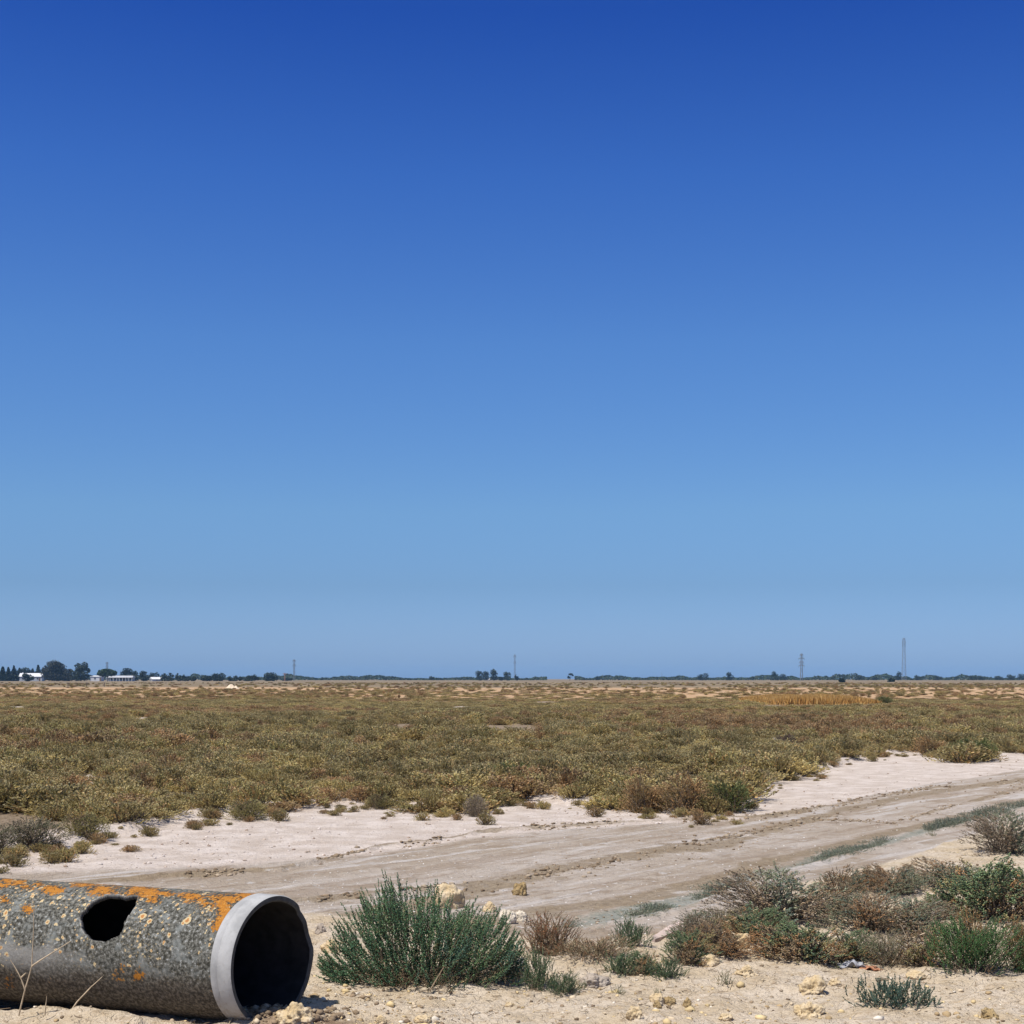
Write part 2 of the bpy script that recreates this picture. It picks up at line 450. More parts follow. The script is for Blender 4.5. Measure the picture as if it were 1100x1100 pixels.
    c = t.mix(t.ss(n2, .57, .68, 0, .8), c, (.44, .455, .45))
    c = t.mix(t.ss(n3, .58, .70, 0, .8), c, (.035, .035, .03))
    c = t.mix(t.math('MULTIPLY', t.ss(t.noise(vec, 70, 3, .7), .57, .66, 0, .8), t.ss(n0, .42, .62)), c, (.40, .30, .15))
    # lower flank: brown tone with the underside's shade painted in, below a wavering line
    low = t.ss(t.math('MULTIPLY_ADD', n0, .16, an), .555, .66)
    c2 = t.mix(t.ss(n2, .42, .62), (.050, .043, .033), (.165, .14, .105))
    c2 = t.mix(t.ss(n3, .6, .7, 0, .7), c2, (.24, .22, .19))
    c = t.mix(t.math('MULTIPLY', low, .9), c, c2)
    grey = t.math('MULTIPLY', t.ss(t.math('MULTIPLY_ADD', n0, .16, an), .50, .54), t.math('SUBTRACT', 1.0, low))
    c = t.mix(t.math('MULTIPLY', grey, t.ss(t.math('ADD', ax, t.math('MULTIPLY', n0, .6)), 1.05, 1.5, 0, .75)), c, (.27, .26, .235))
    # small ring-shaped lichens
    for sc_, thr, rmin in ((15.0, .66, .27), (27.0, .48, .28), (46.0, .55, .30)):
        wv = t.node('ShaderNodeVectorMath', operation='ADD', i_0=vec, i_1=t.node('ShaderNodeVectorMath', operation='SCALE', i_0=t.node('ShaderNodeTexNoise', i_Vector=vec, i_Scale=60.0).outputs['Color'], i_Scale=.022).outputs[0]).outputs[0]
        vo = t.node('ShaderNodeTexVoronoi', i_Vector=wv, i_Scale=sc_, i_Randomness=.95)
        d = vo.outputs['Distance']
        cc = t.node('ShaderNodeSeparateXYZ', i_Vector=vo.outputs['Color'])
        act = t.math('GREATER_THAN', cc.outputs[0], thr)
        band = t.math('MULTIPLY', t.ss(an, -.22, -.1), t.ss(an, .56, .30))
        rad_ = t.math('MULTIPLY_ADD', cc.outputs[1], .12, rmin - .08)
        inn = t.math('MULTIPLY', t.math('LESS_THAN', d, rad_), t.math('MULTIPLY', act, t.math('GREATER_THAN', t.math('MULTIPLY', band, t.ss(n0, .38, .6, .12, 1.15)), cc.outputs[2])))
        q = t.math('ADD', t.math('DIVIDE', d, rad_), t.math('MULTIPLY', t.math('SUBTRACT', n3, .5), .5))
        rc = t.mix(t.ss(q, .45, .7), (.42, .18, .05), (.52, .41, .23))
        rc = t.mix(t.ss(q, .32, .12, 0, .7), rc, (.17, .13, .085))
        c = t.mix(t.math('MULTIPLY', inn, .92), c, rc)
    cr = t.math('ADD', t.math('MULTIPLY_ADD', crust, .72, -.06), t.math('MULTIPLY', t.math('SUBTRACT', n2, .5), 3.8))
    cr = t.math('ADD', cr, t.math('MULTIPLY', t.math('SUBTRACT', n1, .5), 2.6))
    oc_ = t.mix(t.ss(n3, .35, .65), (.30, .105, .012), (.42, .19, .035))
    oc_ = t.mix(t.ss(n2, .56, .68, 0, .6), oc_, (.46, .30, .10))
    c = t.mix(t.ss(cr, .12, .22), c, oc_)
    he = t.math('MULTIPLY', t.ss(t.math('MULTIPLY_ADD', n2, .016, hole), .016, .008), t.ss(n1, .46, .6))
    c = t.mix(t.math('MULTIPLY', he, t.ss(n3, .4, .6, .2, .9)), c, (.38, .36, .33))
    t.set(b.inputs['Base Color'], c); b.inputs['Roughness'].default_value = .9; b.inputs['Specular IOR Level'].default_value = .12
    hh = t.math('ADD', t.math('MULTIPLY', n2, .005), t.math('MULTIPLY', n3, .002))
    hh = t.math('ADD', hh, t.math('MULTIPLY', t.ss(cr, .05, .3), .004))
    t.set(b.inputs['Normal'], t.node('ShaderNodeBump', i_Height=hh, i_Distance=1.0, i_Strength=.7).outputs[0])
    mi = plain('shade_black_pipe_lining', (.022, .021, .02), .95, .4, 14)  # near black: the shade inside the pipe is put into the colour
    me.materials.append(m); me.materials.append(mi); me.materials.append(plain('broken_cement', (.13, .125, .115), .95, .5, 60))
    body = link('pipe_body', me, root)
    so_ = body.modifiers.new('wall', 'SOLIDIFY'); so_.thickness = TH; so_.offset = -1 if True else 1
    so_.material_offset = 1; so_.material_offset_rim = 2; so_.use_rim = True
    # ---- pale machined band round the mouth, with the lip
    prof = [(PR + .001, BW + .001), (PR + .0025, BW - .003), (PR + .002, .072), (PR + .0008, .070), (PR + .002, .068), (PR + .0005, .008), (PR - .004, 0.0), (PR - .010, -.001),
            (PR - .024, .000), (PR - .030, .006), (PR - .0305, BW + .001)]
    Vr, pi = [], []
    for k, (r, s_) in enumerate(prof):
        frac = 1 - s_ / BW
        tt = (s_ + t0f(PR) + chip * max(0.0, min(1.0, frac)))[None]
        Vr.append(ring_pts(r, tt)[0])
    Vr = np.concatenate(Vr)
    k_ = len(prof); ii = np.arange(k_ * na).reshape(k_, na); jn = np.roll(ii, -1, 1)
    Qr = np.stack([ii[:-1], jn[:-1], jn[1:], ii[1:]], -1).reshape(-1, 4)
    mid = np.zeros(len(Qr), int)
    row = np.repeat(np.arange(k_ - 1), na)
    mid[row >= 6] = 1; mid[row >= 9] = 2
    mb, t, b = material('pale_cement_band')
    tcn = t.node('ShaderNodeTexCoord').outputs['Object']
    a1 = t.noise(tcn, 8, 5, .6); a2_ = t.noise(tcn, 60, 4, .7)
    c = t.mix(t.ss(a1, .35, .65), (.28, .278, .268), (.39, .385, .37))
    c = t.mix(t.ss(a2_, .56, .7, 0, .5), c, (.26, .25, .225))
    soil = t.math('MULTIPLY', t.ss(t.math('ADD', t.node('ShaderNodeSeparateXYZ', i_Vector=tcn).outputs[2], t.math('MULTIPLY', a1, .25)), .36, .16), t.ss(a2_, .35, .6))
    c = t.mix(t.math('MULTIPLY', soil, .8), c, (.27, .21, .14))
    c = t.mix(t.ss(t.noise(tcn, 22, 5, .7), .56, .7, 0, .28), c, (.24, .23, .205))
    t.set(b.inputs['Base Color'], c)
    t.set(b.inputs['Normal'], t.node('ShaderNodeBump', i_Height=a2_, i_Distance=.003, i_Strength=.5).outputs[0])
    ml = plain('shaded_broken_lip', (.07, .07, .066), .95, .3, 30)  # lip faces away from the sun; that shade is painted into its colour
    mer = mesh_np('mouth_band', Vr, [Qr], [mb, ml, mi], smooth=True, midx=mid)
    bnd = link('mouth_band', mer, root)
    bnd['label'] = 'pale grey smooth band round the open mouth of the pipe'
    mod = bnd.modifiers.new('e', 'EDGE_SPLIT'); mod.split_angle = R(40)
    return root
make_pipe()

# ------------------------------------------------------------------ plants
def norm(v): return v / np.maximum(np.linalg.norm(v, axis=-1, keepdims=True), 1e-9)

def shoots_mesh(g, P0, PCt, P1, cols, per, nl, nw, ang, solid=True, tip=None, tipfrac=.25, thin=.45, straw=0.0, jit=.18):
    """leafy shoots on curves P0-PCt-P1; cols (n,3) per shoot; per = leaves per shoot (n,) ; returns V, polys, C"""
    n = len(P0)
    per = np.broadcast_to(np.asarray(per, int), (n,))
    sid = np.repeat(np.arange(n), per); m = len(sid)
    s = np.concatenate([(np.arange(k) + .5) / k for k in per]) if m else np.zeros(0)
    s = np.clip(s + g.normal(0, .02, m), 0.02, 1)
    a, c, bb = P0[sid], PCt[sid], P1[sid]
    s1 = s[:, None]
    p = a * (1 - s1) ** 2 + 2 * c * s1 * (1 - s1) + bb * s1 ** 2
    T = norm(2 * (1 - s1) * (c - a) + 2 * s1 * (bb - c))
    rv = norm(np.cross(T, g.normal(0, 1, (m, 3))))
    an = ang * (1 - .35 * s) * g.uniform(.7, 1.3, m)
    D = norm(T * np.cos(an)[:, None] + rv * np.sin(an)[:, None])
    L = nl * g.uniform(.65, 1.25, m) * (1 - (1 - thin) * s ** 3)
    w = nw * g.uniform(.7, 1.2, m)
    e1 = norm(np.cross(D, rv + .2 * g.normal(0, 1, (m, 3)))); e2 = np.cross(D, e1)
    C = cols[sid] * (1 + g.normal(0, jit, (m, 1)))
    if tip is not None:
        k = (sst(1 - tipfrac, 1, s) * g.uniform(.3, 1, m))[:, None]
        C = C * (1 - k) + np.asarray(tip) * k
    if straw:
        q = g.random(m) < straw
        C[q] = np.array([.46, .36, .20]) * g.uniform(.7, 1.15, (q.sum(), 1))
    C = np.clip(C, .008, .8)
    L = L[:, None]; w = w[:, None]
    if solid:
        mid = p + D * L * .5
        vs = [p] + [mid + w * .5 * (math.cos(k) * e1 + math.sin(k) * e2) for k in (0, 2.094, 4.189)] + [p + D * L]
        Vv = np.stack(vs, 1).reshape(-1, 3); o = np.arange(m) * 5
        F_ = np.concatenate([np.stack([o + q for q in f], 1) for f in ((0, 2, 1), (0, 3, 2), (0, 1, 3), (4, 1, 2), (4, 2, 3), (4, 3, 1))])
        return Vv, F_, np.repeat(C, 5, 0)
    mid = p + D * L * .5
    Vv = np.stack([p, mid + w * .5 * e1 + .15 * w * e2, p + D * L, mid - w * .5 * e1 + .15 * w * e2], 1).reshape(-1, 3); o = np.arange(m) * 4
    F_ = np.concatenate([np.stack([o, o + 1, o + 2], 1), np.stack([o, o + 2, o + 3], 1)])
    return Vv, F_, np.repeat(C, 4, 0)

def tubes(P0, PCt, P1, r0, r1, seg=4, sides=3):
    n = len(P0); s = np.linspace(0, 1, seg + 1)
    V_ = []
    for k in s:
        V_.append(P0 * (1 - k) ** 2 + 2 * PCt * k * (1 - k) + P1 * k * k)
    C_ = np.stack(V_, 1)                                   # n, seg+1, 3
    T = norm(np.gradient(C_, axis=1))
    ref = np.where(np.abs(T[..., 2:3]) > .9, np.array([1., 0, 0]), np.array([0, 0, 1.]))
    e1 = norm(np.cross(T, ref)); e2 = np.cross(T, e1)
    r = (np.asarray(r0)[..., None] * (1 - s) + np.asarray(r1)[..., None] * s) if np.ndim(r0) else (r0 * (1 - s) + r1 * s)[None].repeat(n, 0)
    rings = np.stack([C_ + r[..., None] * (math.cos(2 * math.pi * k / sides) * e1 + math.sin(2 * math.pi * k / sides) * e2) for k in range(sides)], 2)
    Vv = rings.reshape(-1, 3)
    base = (np.arange(n) * (seg + 1) * sides)[:, None, None]
    a = (np.arange(seg) * sides)[None, :, None]; q = np.arange(sides)[None, None, :]; q2 = (q + 1) % sides
    quad = np.stack([base + a + q, base + a + q2, base + a + sides + q2, base + a + sides + q], -1).reshape(-1, 4)
    return Vv, quad

def dome(g, n, w, d, h, sl, fill=.35, up=.55, lump=.25, lean=0.0, zmin=.0):
    """shoots whose tips cover a lumpy dome"""
    th = g.uniform(0, 2 * np.pi, n); r = np.sqrt(g.random(n))
    s1 = int(g.integers(1000))
    prof = np.clip(1 - r ** 2.8, 0, 1) ** .42
    lm = 1 + lump * (fbm(r * np.cos(th) * 2.2 + 9, r * np.sin(th) * 2.2 + 9, s1, 2) - .5) * 2
    k = np.where(g.random(n) < fill, g.uniform(.45, .85, n), g.uniform(.88, 1.08, n))
    edge = 1 + .25 * (vn(np.cos(th) * 2 + 5, np.sin(th) * 2 + 5, s1 + 3) - .5) * 2
    tipp = np.stack([r * np.cos(th) * w / 2 * k * edge + lean * h * prof, r * np.sin(th) * d / 2 * k * edge, np.maximum(h * prof * lm * k, zmin + .06 * h)], 1)
    dr = norm(np.stack([r * np.cos(th) * (1 - up), r * np.sin(th) * (1 - up), np.full(n, up)], 1) + g.normal(0, .16, (n, 3)))
    L = sl * g.uniform(.6, 1.3, n)
    p0 = tipp - dr * L[:, None]
    p0[:, :2] *= .92
    p0[:, 2] = np.maximum(p0[:, 2], 0.01)
    pc = (p0 + tipp) / 2 + g.normal(0, .08, (n, 3)) * L[:, None]
    return p0, pc, tipp

def pick(g, pal, n):
    pal = [(np.array(c), w) for c, w in pal]
    w = np.array([q for _, q in pal]); w = w / w.sum()
    return np.array([c for c, _ in pal])[g.choice(len(pal), n, p=w)] * g.uniform(.8, 1.2, (n, 1))

def pick_sp(g, pal, tipp, scale, seed):
    """palette by patches through the plant: neighbouring shoots share a colour"""
    n = len(tipp)
    w = np.array([q for _, q in pal]); cw = np.cumsum(w / w.sum())
    v = fbm(tipp[:, 0] * scale + 7, tipp[:, 1] * scale + tipp[:, 2] * scale * .7 + 3, seed, 2)
    rk = np.argsort(np.argsort(v)) / n
    rk = np.clip(rk + g.normal(0, .13, n), 0, .999)
    return np.array([c for c, _ in pal])[np.searchsorted(cw, rk).clip(0, len(pal) - 1)] * g.uniform(.75, 1.25, (n, 1))

M_leaf = foliage_mat('succulent_leaves', .12, transl=.22)
M_twig = foliage_mat('woody_twigs', .1, transl=0.0)
M_field = foliage_mat('marsh_shrub_leaves', .28, patch=.22, transl=.25)
WOOD = np.array([.20, .155, .105])

GREEN, GREEN2, BLUEG = (.085, .155, .08), (.15, .215, .105), (.20, .26, .19)
GREYG, BROWN, RUST, UMBER, STRAW, OLIVE, GREYB = (.27, .295, .185), (.35, .25, .155), (.45, .25, .115), (.20, .15, .11), (.55, .44, .27), (.36, .32, .15), (.42, .36, .28)

def leafy(name, g, P0, PCt, P1, cols, per, nl, nw, ang, **kw):
    Vv, Ff, C = shoots_mesh(g, P0, PCt, P1, cols, per, nl, nw, ang, **kw)
    return mesh_np(name, Vv, [Ff], [M_leaf], C)

def twigs_mesh(name, g, P0, PCt, P1, n_main, base_r, rad=.004, dead=0, wood=WOOD, mat=None):
    """thin shoots' cores, main limbs from the root, and dead sticks"""
    a, q1 = tubes(P0, PCt, P1, .0018, .0007, 3)
    k = g.choice(len(P0), min(n_main, len(P0)), replace=False)
    e = P0[k] * 1.0
    s_ = np.stack([g.normal(0, base_r, len(k)), g.normal(0, base_r, len(k)), np.full(len(k), -.02)], 1) + e * np.array([.25, .25, 0])
    mid = (s_ + e) / 2 + g.normal(0, .03, (len(k), 3)) + np.array([0, 0, .03])
    b_, q2 = tubes(s_, mid, e, rad, rad * .4, 5, 4)
    Vv = np.concatenate([a, b_]); 
    C = np.concatenate([np.tile(np.array([.12, .11, .06]), (len(a), 1)), wood * g.uniform(.7, 1.3, (len(b_), 1))])
    return mesh_np(name, Vv, [q1, q2 + len(a)], [mat or M_twig], C)

def plant(name, label, cat, px, py, wpx, hpx, proto, group=None, rz=None, depth=1.0, sink=.01):
    """copy of a plant prototype (dict with foliage/stems meshes and its own size) set on the ground"""
    x, y, z = at(px, py)
    # the seen base of a plant is its near edge: set its centre behind it
    s = y / F
    w = wpx * s; h = hpx * s
    y2 = y + .30 * w * depth
    x2 = (px - CX) / F * y2
    k = y2 / y
    w *= k
    z = gz(x2, y2)
    h = max(.35 * h, (hpx - (py - (HOR + F * (CAMH - z) / y2))) * y2 / F)
    root = empty(name, (x2, y2, z - sink), rz if rz is not None else random.uniform(-.5, .5))
    root.scale = (w / proto['w'], w * depth / proto['d'], h / proto['h'])
    tag(root, label, cat, group)
    for part in ('foliage', 'stems'):
        link(part, proto[part], root)
    return root

def make_dome_proto(seed, w, d, h, n, sl, pal, per, nl, nw, ang, up=.55, tip=None, straw=0.0, fill=.35, lump=.25, dead=0, sp=None, nmain=60, rad=.004, thin=.5, tipfrac=.25):
    g = np.random.default_rng(seed)
    P0, Pm, P1 = dome(g, n, w, d, h, sl, fill, up, lump)
    cols = pick_sp(g, pal, P1, sp, seed) if sp else pick(g, pal, n)
    fo = leafy('foliage', g, P0, Pm, P1, cols, per, nl, nw, ang, tip=tip, straw=straw, thin=thin, tipfrac=tipfrac)
    st = twigs_mesh('stems', g, P0, Pm, P1, nmain, w * .08, rad)
    q = lambda k: float(np.percentile(P1[:, k], 98) - np.percentile(P1[:, k], 2))
    return dict(foliage=fo, stems=st, w=q(0), d=q(1), h=float(np.percentile(P1[:, 2], 97)) + .01)

# --- the big green bush by the pipe mouth: fan of long wand-like shoots
def make_green_bush():
    g = np.random.default_rng(21)
    x0, y0, z0 = at(455, 1064)
    y0 += .22; x0 = (455 - CX) / F * y0; z0 = gz(x0, y0)
    root = empty('green_bush', (x0, y0, z0 - .01))
    tag(root, 'large spiky deep green bush growing on the sand right of the pipe mouth', 'bush')
    s = y0 / F
    top = pline([(338, 1038), (352, 1008), (366, 984), (385, 965), (402, 950), (432, 949), (446, 940), (458, 955), (470, 968), (484, 974), (505, 976), (525, 970), (545, 985), (562, 1012), (570, 1035)])
    n = 900
    fx = g.uniform(340, 568, n)
    hx = (1062 - top(fx)) * s
    lay = g.random(n) ** .65
    tz = hx * (.12 + .90 * lay) * g.uniform(.85, 1.08, n) * (.80 + .30 * vn(fx * .075, fx * 0 + 3, 9))
    tx = (fx - 455) * s
    ty = g.uniform(-1, 1, n) * .36 * np.sqrt(np.clip(1 - (tx / .62) ** 2, .05, 1)) * (1.05 - .45 * lay)
    tipp = np.stack([tx, ty, np.maximum(tz, .05)], 1)
    L = np.where(g.random(n) < .5, g.uniform(.15, .30, n), g.uniform(.07, .15, n))
    dr = norm(np.stack([tx * .85, ty * .8, .34 + .30 * lay], 1) + g.normal(0, .09, (n, 3)))
    p0 = tipp - dr * L[:, None]; p0[:, 2] = np.maximum(p0[:, 2], .015)
    pc = (p0 + tipp) / 2 + np.array([0, 0, -.012]) + g.normal(0, .008, (n, 3))
    cols = pick_sp(g, [((.075, .16, .085), 3), ((.11, .21, .105), 3), ((.16, .26, .12), 1.8), ((.12, .215, .145), 1.4)], tipp, 3.0, 5)
    per = (L * 260).astype(int)
    Vv, Ff, C = shoots_mesh(g, p0, pc, tipp, cols, per, .0175, .0056, .78, tip=(.13, .235, .10), tipfrac=.3, thin=.42, straw=.05)
    link('foliage', mesh_np('foliage', Vv, [Ff], [M_leaf], C), root)
    link('stems', twigs_mesh('stems', g, p0, pc, tipp, 150, .10, .0034, wood=np.array([.17, .13, .085])), root)
    # dry lower skirt
    n = 420
    th = g.uniform(0, 2 * np.pi, n); rr = g.uniform(.15, 1, n) ** .5
    a = np.stack([rr * np.cos(th) * .46 + .08, rr * np.sin(th) * .26 - .03, g.uniform(.0, .05, n)], 1)
    e = a + np.stack([g.normal(0, .06, n), g.normal(-.01, .05, n), g.uniform(.01, .12, n)], 1)
    cols = pick(g, [((.36, .28, .165), 1.5), ((.20, .14, .085), 3), ((.11, .085, .05), 3)], n)
    Vv, Ff, C = shoots_mesh(g, a, (a + e) / 2, e, cols, 10, .016, .0034, .6)
    link('dry_skirt', mesh_np('dry_skirt', Vv, [Ff], [M_leaf], C), root)
    return root
make_green_bush()

PRO = {}
PRO['small_green'] = make_dome_proto(31, .40, .34, .30, 200, 0.13, [(GREEN, 2), (GREEN2, 2), ((.05, .105, .055), 2)], 24, 0.016, 0.0048, 0.65, up=0.7, tip=(.09, .16, .075), straw=.03, lump=.5, nmain=40, rad=.003, fill=0.5)
PRO['rust_dry'] = make_dome_proto(32, .42, .36, .32, 300, 0.11, [((.42, .19, .095), 3), ((.28, .135, .075), 2), ((.48, .31, .18), 1.5)], 18, 0.013, 0.0046, 0.8, up=.62, tip=(.17, .085, .055), straw=.12, fill=0.5, lump=.3, nmain=60, rad=.003)
PRO['straw_mat'] = make_dome_proto(33, .70, .5, .20, 480, 0.08, [((.46, .28, .17), 3), ((.36, .19, .11), 2), (STRAW, 2)], 12, 0.014, 0.0044, 0.9, up=.5, straw=.25, fill=.5, lump=.5, nmain=60, rad=.003)
mixd = [(UMBER, 2.2), (BROWN, 2), (GREYB, 1.2), (GREYG, 2.2), (BLUEG, 1.5)]
PRO['grey_brown'] = make_dome_proto(34, .95, .8, .55, 1300, .055, mixd, 7, .018, .0115, 1.0, up=0.5, tip=(.34, .22, .13), lump=.5, sp=2.2, nmain=140, straw=.03, fill=0.5)
PRO['grey_brown_b'] = make_dome_proto(35, .95, .8, .50, 1300, .055, [(GREYG, 2), (BLUEG, 1.6), (BROWN, 2.0), (UMBER, 1.2), (RUST, .7)], 7, .018, .0115, 1.0, up=0.5, tip=(.38, .24, .12), lump=.55, sp=2.4, nmain=140, straw=.05, fill=0.5)
PRO['green_rust'] = make_dome_proto(36, .62, .52, .42, 760, .065, [(GREEN2, 2.2), ((.12, .18, .11), 2), (OLIVE, 1), (RUST, 1.3), (BROWN, 1.2)], 9, .019, .0098, .9, up=0.58, tip=(.33, .29, .12), lump=.55, sp=3.2, nmain=90, straw=.04, fill=0.5)
PRO['rust_bush'] = make_dome_proto(37, .50, .45, .36, 620, .05, [(RUST, 2.6), (BROWN, 2), (UMBER, 1.4), (OLIVE, .8)], 8, .017, .0098, 1.0, up=0.5, tip=(.50, .28, .12), lump=.55, sp=3, nmain=80, fill=0.5)
PRO['bright_green'] = make_dome_proto(38, .95, .6, .44, 1100, .10, [((.09, .20, .07), 3), ((.125, .25, .085), 2), (GREEN, 1.2), ((.36, .21, .09), 1.6)], 15, .018, .0066, .65, up=.64, tip=(.10, .165, .06), lump=.55, sp=2.6, nmain=120, straw=.05, fill=0.5)
PRO['straw_bush'] = make_dome_proto(39, .66, .5, .42, 560, 0.1, [((.30, .235, .145), 2.5), (GREYB, 2), (GREYG, 1.4), (RUST, .5)], 11, 0.012, 0.0042, 0.8, up=0.52, tip=(.30, .24, .15), lump=.4, sp=3, nmain=110, straw=.2, rad=.0035, fill=0.5)
PRO['blue_sprig'] = make_dome_proto(40, .42, .22, .20, 190, .10, [((.075, .135, .105), 3), ((.06, .115, .085), 2)], 28, 0.012, 0.0048, 0.65, up=.85, tip=(.11, .18, .125), lump=.5, nmain=24, rad=.0026, fill=.25)
PRO['tiny'] = make_dome_proto(41, .20, .16, .14, 26, .08, [(GREYG, 2), (GREEN2, 2), (OLIVE, 1)], 16, .012, .004, .7, up=.7, nmain=12, rad=.002, straw=.1)

pl = plant
# right foreground thicket, from the back to the front
pl('marsh_shrub', 'dark purplish green shrub at the right edge beside the bare side track', 'shrub', 1085, 918, 88, 44, PRO['grey_brown'], rz=.3)
pl('marsh_shrub', 'brown topped low shrub alone in front of the side track', 'shrub', 960, 965, 70, 36, PRO['grey_brown_b'], rz=1.3)
pl('marsh_shrub', 'small low tuft with a rusty upright tip left of the side track', 'shrub', 925, 957, 51, 25, PRO['rust_bush'], rz=.9)
pl('marsh_shrub', 'grey green wide shrub with brown crown in the back row at the right', 'shrub', 1015, 960, 94, 36, PRO['grey_brown_b'], rz=.4)
pl('marsh_shrub', 'tall dense green shrub with olive brown top near the right edge', 'shrub', 1062, 990, 102, 66, PRO['green_rust'], rz=2.0)
pl('marsh_shrub', 'dark green shrub cut by the right edge behind the bare sand gap', 'shrub', 1112, 988, 70, 57, PRO['green_rust'], rz=.5)
pl('marsh_shrub', 'big grey and dark brown shrub, tallest of the thicket, reaching the track edge', 'shrub', 836, 996, 138, 61, PRO['grey_brown'], rz=0)
pl('marsh_shrub', 'narrow grey green shrub with reddish tall tip right of the biggest brown shrub', 'shrub', 902, 985, 63, 52, PRO['grey_brown_b'], rz=2.4)
pl('marsh_shrub', 'low grey leafless looking shrub on the left shoulder of the thicket', 'shrub', 778, 1000, 66, 28, PRO['straw_bush'], rz=.2)
pl('marsh_shrub', 'brown and blue green shrub in the middle of the thicket', 'shrub', 935, 1003, 102, 46, PRO['grey_brown_b'], rz=3.0)
pl('marsh_shrub', 'small dark grey green shrub right of the pale gap in the thicket', 'shrub', 1015, 984, 49, 29, PRO['green_rust'], rz=1.2)
pl('marsh_shrub', 'rusty brown shrub behind the straw coloured tangle', 'shrub', 985, 1006, 85, 41, PRO['grey_brown'], rz=4.0)
pl('marsh_shrub', 'blue green shrub under the biggest brown shrub, over a bare sandy notch', 'shrub', 810, 1014, 70, 40, PRO['green_rust'], rz=3.4)
pl('marsh_shrub', 'small rust brown shrub at the left front corner of the long thicket', 'shrub', 833, 1028, 61, 36, PRO['rust_bush'], rz=.2)
pl('marsh_shrub', 'leafy green and brown shrub overhanging the bare sand behind the yellow stones', 'shrub', 868, 1036, 78, 45, PRO['green_rust'], rz=.0)
pl('marsh_shrub', 'bluish green low shrub right behind the grey and orange scraps', 'shrub', 917, 1036, 59, 36, PRO['green_rust'], rz=4.4)
pl('straw_bush', 'straw coloured dry tangled shrub between green shrubs above the orange scrap', 'shrub', 955, 1040, 70, 43, PRO['straw_bush'], rz=1.0)
pl('marsh_shrub', 'reddish twiggy shrub between the straw tangle and the bright green bush', 'shrub', 993, 1040, 55, 45, PRO['rust_bush'], rz=2.4)
pl('bright_bush', 'bright green upright bush with rusty inner shoots at the lower right', 'bush', 1044, 1046, 98, 66, PRO['bright_green'], rz=.1, depth=.7)
pl('bright_bush', 'bright green bush cut off by the right edge of the picture', 'bush', 1104, 1046, 50, 54, PRO['bright_green'], rz=1.9)
# left clump of the thicket
pl('marsh_shrub', 'grey brown shrub beside the pale weathered board', 'shrub', 748, 1014, 53, 36, PRO['grey_brown'], rz=2.0)
pl('marsh_shrub', 'compact dark green shrub right of the board, behind a yellow stone', 'shrub', 740, 1036, 51, 38, PRO['green_rust'], rz=.8)
pl('marsh_shrub', 'round rust orange shrub with a yellow stone at its foot', 'shrub', 782, 1032, 47, 29, PRO['rust_bush'], rz=1.6)
pl('marsh_shrub', 'brown green shrub between the board and the round rust orange shrub', 'shrub', 764, 1022, 47, 35, PRO['rust_bush'], rz=2.9)
# the row right of the big green bush
pl('dry_bush', 'dry red brown leafed bush just right of the large green bush', 'bush', 588, 1028, 66, 50, PRO['rust_dry'], rz=.2)
pl('dry_mat', 'low mat of withered pinkish straw shoots between dry bush and green tufts', 'dry plant', 640, 1034, 96, 30, PRO['straw_mat'], rz=.1)
pl('green_tuft', 'green tuft with pale flecks standing over the withered mat, nearest the algae', 'plant', 676, 1018, 42, 34, PRO['small_green'], rz=.6)
pl('green_tuft', 'leafy green tuft in front of the withered mat, right of the grey stone', 'plant', 668, 1050, 42, 30, PRO['small_green'], rz=1.7)
pl('green_tuft', 'brownish green tuft between two greener ones on the sand', 'plant', 692, 1048, 32, 28, PRO['green_rust'], rz=.4)
pl('green_tuft', 'fresh green spreading tuft left of the compact dark green shrub', 'plant', 716, 1052, 38, 26, PRO['small_green'], rz=2.7)
pl('green_tuft', 'upright green tuft beside a pale stone at the right foot of the large bush', 'plant', 576, 1062, 36, 46, PRO['small_green'], rz=.9)
pl('green_tuft', 'low green tuft leaning right, left of the grey stone', 'plant', 606, 1068, 40, 26, PRO['small_green'], rz=3.0)
pl('sprig', 'bluish green sprig standing alone on the open sand at lower right', 'plant', 962, 1084, 84, 38, PRO['blue_sprig'], rz=0, depth=.5)
pl('sprig', 'tiny grey green seedling left of a flat yellow stone', 'plant', 778, 1056, 20, 17, PRO['tiny'], rz=0)
pl('sprig', 'pale thin seedling in front of the leafy green tuft', 'plant', 664, 1068, 14, 14, PRO['tiny'], rz=1)
pl('sprig', 'tiny dry seedling between the pebbles right of centre', 'plant', 706, 1070, 10, 12, PRO['tiny'], rz=2)
pl('sprig', 'small green sprig growing from the algae strip in the track', 'plant', 1000, 898, 10, 8, PRO['tiny'], rz=1)

# ------------------------------------------------------------------ field shrubs
def field_proto(name, seed, pal, tip, w=.66, h=.29, n=300, per=6, nl=.034, nw=.022):
    g = np.random.default_rng(seed)
    P0, Pm, P1 = dome(g, n, w, w, h, .09, .40, .5, .35)
    cols = pick_sp(g, pal, P1, 2.5, seed)
    Vv, Ff, C = shoots_mesh(g, P0, Pm, P1, cols, per, nl, nw, .5, solid=False, tip=tip, tipfrac=.4, jit=.22)
    k = g.choice(n, 60, replace=False); e = P1[k] * .9
    s_ = e * np.array([.2, .2, 0]); tv, tq = tubes(s_, (s_ + e) / 2 + g.normal(0, .03, (60, 3)), e, .006, .002, 3)
    C = np.concatenate([C, np.tile(np.array([.17, .13, .09]), (len(tv), 1))])
    return mesh_np(name, np.concatenate([Vv, tv]), [Ff, tq + len(Vv)], [M_field], C)
OL = [((0.398, 0.302, 0.114), 3.0), ((0.347, 0.274, 0.106), 2.0), ((0.296, 0.258, 0.1), 2.0), ((0.407, 0.261, 0.108), 1.5)]
